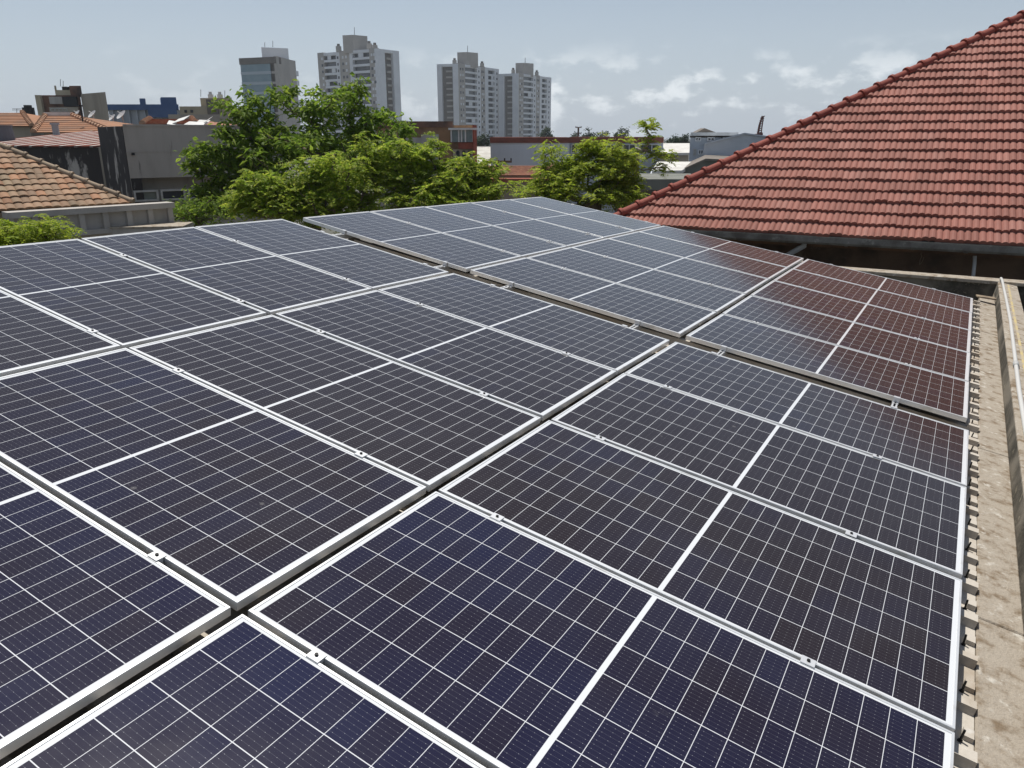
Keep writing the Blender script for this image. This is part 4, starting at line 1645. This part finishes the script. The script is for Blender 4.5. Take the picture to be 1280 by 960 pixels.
# blue-grey house with white roof edge
Fh = face_px(863, 919, 172, 62, 62)
bh = thing('bluegrey_house', Fh.A, 'blue-grey two-storey house with a white overhanging roof', 'house')
body(bh, Fh, 7, M_BLUEGREY)
mb = MB()
Fh.box(mb, -.1, Fh.L + .1, Fh.z_of(880, 169.5), Fh.z_of(880, 165.5), -7, .45)
mb.obj('white_roof', M_WHITE, bh)
mb = MB()
Fh.box(mb, 0.05, Fh.L - .05, Fh.z, Fh.z_of(880, 169.6), -6.5, -.5)
mb.obj('upper_band', M_TOWERB, bh)
for (a, b) in ((869, 876), (884, 893), (903, 912)):
    window(bh, Fh, Fh.s_of(a, 173), Fh.s_of(b, 173), Fh.z_of(a, 176.5), Fh.z_of(a, 171.5), pane=M_WINDARK, frame=M_TOWERW, depth=.1)
window(bh, Fh, Fh.s_of(866.5, 190), Fh.s_of(870, 190), Fh.z_of(868, 194), Fh.z_of(868, 186), depth=.1)
window(bh, Fh, Fh.s_of(872.5, 190), Fh.s_of(879, 190), Fh.z_of(868, 193), Fh.z_of(868, 187), depth=.1, frame=M_TOWERW)
mb = MB()
q0, q1, q2 = Fh.pt(Fh.s_of(885, 165), Fh.z_of(885, 165.5), -4), Fh.pt(Fh.s_of(912, 165), Fh.z_of(885, 165.5), -4), Fh.pt(Fh.s_of(896, 165), Fh.z_of(896, 159.5), -4)
mb.add([q0, q1, q2] + [p - Fh.n * 1.5 for p in (q0, q1, q2)], [(0, 1, 2), (5, 4, 3), (0, 3, 4, 1), (1, 4, 5, 2), (2, 5, 3, 0)])
mb.obj('roof_lantern', M_TOWERB, bh)
# blue-grey gabled warehouse
Fw = face_px(880, 960, 185, 55, 55)
gw = thing('bluegrey_warehouse', Fw.A, 'blank blue-grey gable wall of a warehouse behind the red roof', 'warehouse')
pts_ = [Fw.pt(0, 0), Fw.pt(Fw.L * 1.5, 0), Fw.pt(Fw.L * 1.5, Fw.z_of(930, 178)), Fw.pt(Fw.s_of(930, 168), Fw.z_of(930, 168)), Fw.pt(0, Fw.z_of(882, 181))]
dv = Fw.rd * 14
mb = MB()
mb.add(pts_ + [p + dv for p in pts_], [(0, 1, 2, 3, 4), (9, 8, 7, 6, 5), (0, 5, 6, 1), (1, 6, 7, 2), (2, 7, 8, 3), (3, 8, 9, 4), (4, 9, 5, 0)])
mb.obj('warehouse_body', M_BLUEGREY, gw)
mb = MB()
for (p, q) in ((pts_[4], pts_[3]), (pts_[3], pts_[2])):
    mb.box(p + Fw.n * .12 + UPV * .01, q - p, dv * 1.02, UPV * .1)
mb.obj('roof_sheet', M_BLUEGREY, gw)
# rusty red crane mast behind it
q = at(948, 168, 120)
mb = MB()
tip = at(953.5, 145, 120)
for (dx, dy) in ((-.3, 0), (.3, 0), (0, .4)):
    mb.tube([q + Vector((dx, dy, -2)), q.lerp(tip, .5) + Vector((dx * .8, dy * .8, 0)), tip + Vector((dx * .3, dy * .3, 0))], .09, 5)
for i in range(8):
    c = q.lerp(tip, i / 8)
    mb.tube([c + Vector((-.3, 0, 0)), q.lerp(tip, (i + 1) / 8) + Vector((.3, 0, 0))], .08, 4)
mb.tube([q + Vector((-.7, 0, -.2)), q + Vector((.6, 0, .1))], .22, 6)
tag(mb.obj('crane_mast', surf('rusty_red_steel', (0.14, 0.055, 0.045))), 'rusty red lattice crane mast behind the warehouse roof', 'crane')


# ---- utility poles
def pole(px, ytop, ybot, Y, lab, arms, r=.14):
    a, b = at(px, ytop, Y), at(px, ybot, Y)
    root = thing('utility_pole', (a.x, a.y, 0), lab, 'utility pole', 'utility poles among the roofs')
    mb = MB()
    mb.tube([(a.x, a.y, 0), a], r, 8, r1=r * .7)
    mb.obj('post', M_BROWNW, root)
    for (dz, w) in arms:
        mb = MB()
        mb.box((a.x - w, a.y - .2, a.z - dz), (2 * w, 0, 0), (0, .12, 0), (0, 0, .12))
        ca_ = mb.obj('crossarm', M_BROWNW, root)
        for s in (-.95, -.5, .5, .95):
            mb = MB()
            mb.tube([(a.x + w * s, a.y - .14, a.z - dz + .12), (a.x + w * s, a.y - .14, a.z - dz + .26)], .045, 6)
            mb.obj('insulator', M_BLACK, ca_)


pole(622, 200, 213, 48, 'utility pole with a crossarm in front of the white building', [(.15, .85)])
pole(723, 159, 172, 130, 'distant utility pole rising above the rust-red band', [(.1, .5), (1.0, .5)], .2)

# ---------------------------------------------------------------- trees
M_BARK = surf('grey_brown_bark', (0.16, 0.125, 0.09), (0.08, 0.065, 0.05), 6, stretch=(1, 1, .3), bump=0.01)
M_BARKP = surf('pale_bark', (0.36, 0.34, 0.29), (0.24, 0.22, 0.18), 5, stretch=(1, 1, .3))
M_LEAFD = leaf_mat('dark_glossy_leaf', (0.115, 0.20, 0.020), (0.19, 0.295, 0.034), (0.31, 0.40, 0.055), 0.60)
M_LEAFY = leaf_mat('yellow_green_leaf', (0.19, 0.305, 0.028), (0.30, 0.40, 0.045), (0.47, 0.50, 0.08), 0.60)
M_LEAFB = leaf_mat('bright_green_leaf', (0.22, 0.32, 0.028), (0.33, 0.42, 0.042), (0.46, 0.50, 0.07), 0.60)
M_LEAFF = leaf_mat('far_leaf', (0.022, 0.045, 0.018), (0.032, 0.06, 0.022), (0.045, 0.075, 0.028), 0.3)


def clumps(rg, lobes, n, shell=0.55):
    """Cluster centres spread through a set of ellipsoid lobes, denser towards their skin."""
    w = np.array([l[3] * l[4] * l[5] for l in lobes]) ** 0.7
    idx = rg.choice(len(lobes), n, p=w / w.sum())
    d = rg.normal(size=(n, 3))
    d /= np.linalg.norm(d, axis=1)[:, None]
    bump = np.zeros(n)
    for k in range(len(lobes)):          # uneven outline: each lobe sprouts and recedes in its own directions
        q = rg.normal(size=(9, 3))
        q /= np.linalg.norm(q, axis=1)[:, None]
        a = rg.uniform(.45, 1.0, 9)
        sel = idx == k
        bump[sel] = (np.exp(6 * (d[sel] @ q.T - 1)) * a).max(axis=1)
    r = shell + (1 - shell) * rg.random(n) ** 0.6
    r = r * (0.58 + 0.80 * bump)
    L = np.array([l[:6] for l in lobes])[idx]
    return L[:, :3] + d * L[:, 3:6] * r[:, None]


def skeleton(rg, base, fork, pts, r0):
    """Each clump grows back to the nearest lower node: trunk, limbs, twigs with tapering radii."""
    nodes = [np.array(base, float)]
    par = [-1]
    nt = 5
    for i in range(1, nt + 1):
        p = np.array(base) + (np.array(fork) - np.array(base)) * i / nt + rg.normal(0, .04, 3) * (i < nt)
        nodes.append(p)
        par.append(i - 1)
    order = np.argsort(np.linalg.norm(pts - np.array(fork), axis=1))
    tips = []
    for k in order:
        p = pts[k]
        N = np.array(nodes[nt:])
        dist = np.linalg.norm(N - p, axis=1) + np.maximum(0, N[:, 2] - p[2]) * 1.5
        j = int(np.argmin(dist)) + nt
        q = nodes[j]
        m = (p + q) / 2 + rg.normal(0, .08, 3) * np.linalg.norm(p - q) + np.array([0, 0, -.05 * np.linalg.norm(p - q)])
        nodes.append(m)
        par.append(j)
        nodes.append(p)
        par.append(len(nodes) - 2)
        tips.append(len(nodes) - 1)
    cnt = np.zeros(len(nodes))
    for t in tips:
        while t >= 0:
            cnt[t] += 1
            t = par[t]
    rad = np.maximum(0.008, r0 * np.sqrt(cnt / max(cnt[0], 1)))
    return nodes, par, rad


def wood(root, nodes, par, rad, mat, base_n):
    tr, br = MB(), MB()
    for i, p in enumerate(nodes):
        j = par[i]
        if j < 0:
            continue
        a, b = nodes[j], p
        if np.linalg.norm(a - b) < 1e-3:
            continue
        m = tr if i <= base_n else br
        m.tube([a, b], min(rad[j], rad[i] * 1.8), 7 if rad[i] > .05 else 4, r1=rad[i], caps=False)
    tr.obj('trunk', mat, root, smooth=True, fix=False)
    br.obj('branches', mat, root, smooth=True, fix=False)


def leaves_mesh(root, V, F, mat):
    V = np.concatenate(V)
    inv = np.array(base_matrix(root).inverted())
    V = V @ inv[:3, :3].T + inv[:3, 3]
    me = bpy.data.meshes.new('crown')
    me.from_pydata(V.tolist(), [], F)
    me.materials.append(mat)
    o = bpy.data.objects.new('crown', me)
    C.objects.link(o)
    o.parent = root
    return o


def blades(rg, c, d, side, length, width, fold=0.25, droop=0.3):
    """Many pointed leaves at once: base c, direction d, side vector; 2 folded halves each -> 6 verts."""
    up = np.cross(d, side)
    tip = c + d * length[:, None] - np.array([0, 0, 1]) * (droop * length)[:, None]
    mid = c + d * (length * .5)[:, None] - np.array([0, 0, 1]) * (droop * length * .25)[:, None]
    l = mid + side * (width / 2)[:, None] + up * (fold * width)[:, None]
    r = mid - side * (width / 2)[:, None] + up * (fold * width)[:, None]
    V = np.stack([c, l, tip, r, mid], 1)
    return V.reshape(-1, 3)


def unit(v):
    return v / np.maximum(np.linalg.norm(v, axis=-1, keepdims=True), 1e-9)


def broad_crown(root, rg, pts, mat, per=26, L=0.20, W=0.085, spread=.16):
    """Rosettes of broad hanging leaves at twig ends."""
    V, F, b = [], [], 0
    for p in pts:
        n = int(per * rg.uniform(.6, 1.3))
        th = rg.uniform(0, 2 * pi, n)
        el = rg.uniform(-.5, .9, n)
        d = np.stack([np.cos(th) * np.cos(el), np.sin(th) * np.cos(el), np.sin(el)], 1)
        c = p + rg.normal(0, spread, (n, 3)) * np.array([1, 1, .7])
        s = unit(np.cross(d, np.array([0, 0, 1.0])) + rg.normal(0, .75, (n, 3)))
        V.append(blades(rg, c, d, s, L * rg.uniform(.65, 1.25, n), W * rg.uniform(.7, 1.25, n), .22, .45))
        for i in range(n):
            q = b + 5 * i
            F += [(q, q + 1, q + 2, q + 4), (q, q + 4, q + 2, q + 3)]
        b += 5 * n
    return leaves_mesh(root, V, F, mat)


def feather_crown(root, rg, pts, mat, per=7, FL=0.38, leaf=0.09, nl=8):
    """Flat sprays of pinnate fronds: paired small leaflets along an arching midrib."""
    V, F, b = [], [], 0
    for p in pts:
        n = int(per * rg.uniform(.7, 1.4))
        for _ in range(n):
            th = rg.uniform(0, 2 * pi)
            el = rg.uniform(-.15, .55)
            d = np.array([cos(th) * cos(el), sin(th) * cos(el), sin(el)])
            s = unit(np.cross(d, [0, 0, 1]) + rg.normal(0, .38, 3))
            c0 = p + rg.normal(0, .07, 3)
            fl = FL * rg.uniform(.6, 1.2)
            t = np.linspace(.12, 1, nl)
            mid = c0 + np.outer(t * fl, d) - np.outer(.38 * fl * t ** 2, [0, 0, 1])
            ll = leaf * rg.uniform(.8, 1.2) * (1 - .45 * np.abs(t - .45) * 1.6)
            for sg in (1, -1):
                dd = unit(s * sg + d * .45 + rg.normal(0, .12, (nl, 3)))
                V.append(blades(rg, mid, dd, unit(np.cross(dd, np.array([0, 0, 1.0])) + rg.normal(0, .5, (nl, 3))), ll * 1.35, ll * .62, .1, .25))
                for i in range(nl):
                    q = b + 5 * i
                    F += [(q, q + 1, q + 2, q + 3)]
                b += 5 * nl
    return leaves_mesh(root, V, F, mat)


def lobes_px(L):
    """Crown lobes: photo centre, distance, half-width and half-height in photo pixels, depth factor."""
    out = []
    for (px, py, Y, rx, ry) in L:
        c = at(px, py, Y)
        k = Y / FOC
        out.append((c.x, c.y, c.z, rx * k, (rx + ry) / 2 * k, ry * k))
    return out


def tree(name, label, base_px, Y, lobes, n, mat, style, seed, r0=.16, fork_z=4.0, bark=None, group='trees around the roof', shell=.45, **kw):
    rg = np.random.default_rng(seed)
    b = at(base_px, 200, Y)
    base = (b.x, b.y, 0.0)
    root = thing(name, base, label, 'tree', group)
    lb_ = lobes_px(lobes)
    pts = clumps(rg, lb_, n, shell)
    nodes, par, rad = skeleton(rg, base, (b.x + rg.normal(0, .1), b.y, fork_z), pts, r0)
    wood(root, nodes, par, rad, bark or M_BARK, 5)
    (broad_crown if style == 'broad' else feather_crown)(root, rg, pts, mat, **kw)
    return root


tree('broadleaf_tree', 'big dark green broadleaf tree rising in front of the glass tower', 385, 25.5,
     [(385, 200, 25.5, 95, 60), (320, 150, 25, 34, 26), (312, 112, 25, 15, 9), (350, 128, 25.5, 26, 22), (428, 130, 26, 40, 28), (470, 165, 26, 42, 28), (300, 190, 25, 45, 36),
      (262, 215, 24.5, 28, 38), (285, 250, 24.5, 45, 28), (440, 112, 26, 15, 9), (395, 145, 25.5, 28, 20), (478, 148, 26, 16, 9), (500, 200, 26, 30, 28), (246, 200, 24.5, 12, 8), (275, 135, 25, 18, 9)],
     430, M_LEAFD, 'broad', 21, r0=.24, fork_z=5.5, per=32, L=.25, W=.115, spread=.13)
tree('feathery_tree', 'yellow-green feathery tree in front of the big dark tree', 440, 20,
     [(440, 225, 20, 62, 40), (490, 215, 20.4, 40, 30), (400, 245, 19.6, 48, 32), (470, 188, 20.4, 22, 12), (430, 262, 19.5, 60, 26), (415, 205, 20, 12, 14), (455, 178, 20.4, 10, 9), (500, 186, 20.4, 9, 10)],
     250, M_LEAFY, 'feather', 22, r0=.15, fork_z=4.6)
tree('feathery_tree', 'yellow-green feathery tree below the ochre building', 565, 20.5,
     [(555, 228, 20.5, 52, 34), (600, 228, 20.8, 38, 30), (530, 205, 20.5, 30, 18), (520, 250, 20, 45, 26), (590, 250, 20, 46, 22), (545, 180, 21, 8, 16), (585, 200, 20.6, 9, 10), (612, 206, 20.6, 12, 10), (528, 188, 20.5, 10, 10)],
     245, M_LEAFY, 'feather', 23, r0=.15, fork_z=4.6)
tree('feathery_tree', 'lighter feathery tree at the left end of the yellow-green row', 345, 19.2,
     [(335, 235, 19.2, 36, 22), (310, 248, 19, 26, 20), (365, 258, 19, 42, 20), (385, 225, 19.4, 30, 18)],
     150, M_LEAFY, 'feather', 24, r0=.13, fork_z=4.8)
tree('feathery_tree', 'bright feathery tree between the utility pole and the red roof', 730, 23,
     [(735, 222, 23, 62, 36), (700, 205, 23.2, 34, 26), (765, 205, 23.2, 34, 30), (690, 240, 22.6, 40, 24), (770, 245, 22.6, 42, 22), (735, 183, 23.2, 20, 10), (785, 232, 23, 22, 22)],
     320, M_LEAFB, 'feather', 25, r0=.15, fork_z=4.6)
tree('small_leafy_tree', 'small bright green treetop at the left edge, just beyond the panels', 35, 11.5,
     [(30, 292, 11.5, 50, 18), (-10, 300, 11.3, 40, 26), (60, 288, 11.6, 26, 12), (20, 320, 11.4, 60, 25)],
     130, M_LEAFB, 'feather', 26, r0=.10, fork_z=5.4, FL=.30, leaf=.055)
tree('sapling', 'slender pale-trunked sapling with a tuft at its top beside the red roof', 801, 25,
     [(808, 159, 25, 14, 9), (814, 172, 25, 8, 8), (820, 192, 25, 22, 6), (826, 210, 25, 22, 6), (800, 184, 25, 10, 6), (790, 205, 25, 14, 8), (838, 196, 25, 8, 5)],
     44, M_LEAFB, 'feather', 27, r0=.085, fork_z=8.6, bark=M_BARKP, shell=.1, FL=.30, per=5)
tree('shrub_tree', 'dark scrubby tree low between the ribbed parapet and the big tree', 245, 21.5,
     [(240, 268, 21.5, 26, 14), (262, 262, 21.5, 26, 18), (225, 262, 22, 12, 12)], 90, M_LEAFD, 'broad', 28, r0=.1, fork_z=4.5, per=20, L=.16, W=.05)
for i, (px, py, Y, rx, ry, lab) in enumerate([(683, 167, 240, 8, 6, 'dark distant treetop at the foot of the right twin tower'), (738, 168, 200, 10, 6, 'round distant treetop right of the far pole'),
                                             (757, 170, 210, 12, 5, 'wide flat distant treetop above the rust-red band'), (777, 168, 200, 11, 7, 'tallest distant treetop above the red-banded annex'),
                                             (718, 170, 220, 4, 4, 'smallest distant treetop, at the far pole'), (602, 173, 150, 14, 7, 'distant treetop in the gap between ochre building and white building'),
                                             (852, 173, 160, 12, 5, 'distant treetop above the pale warehouse roof'), (590, 172, 240, 26, 5, 'distant dark treetop at the foot of the left twin tower'),
                                             (842, 174, 150, 8, 5, 'distant green treetop left of the blue-grey house')]):
    tree('distant_tree', lab, px, Y, [(px, py + 4, Y, rx, ry + 3), (px - rx * .5, py + 5, Y, rx * .6, ry)], 60, M_LEAFF, 'broad', 40 + i, r0=.25, fork_z=3.0, group='trees on the horizon', per=16,
         L=.55 * Y / 200, W=.40 * Y / 200, spread=.35 * Y / 200)

# ---------------------------------------------------------------- summer haze over the town
hz = NT('air_haze')
pv = hz.node('ShaderNodeVolumePrincipled')
pv.inputs['Color'].default_value = (0.80, 0.88, 0.97, 1)
pv.inputs['Density'].default_value = 0.00024
pv.inputs['Anisotropy'].default_value = 0.2
hz.l.new(pv.outputs[0], hz.out.inputs['Volume'])
mb = MB()
mb.box((-2300, -300, -1.0), (4600, 0, 0), (0, 2800, 0), (0, 0, 81.0))
tag(mb.obj('haze', hz.m), kind='stuff')
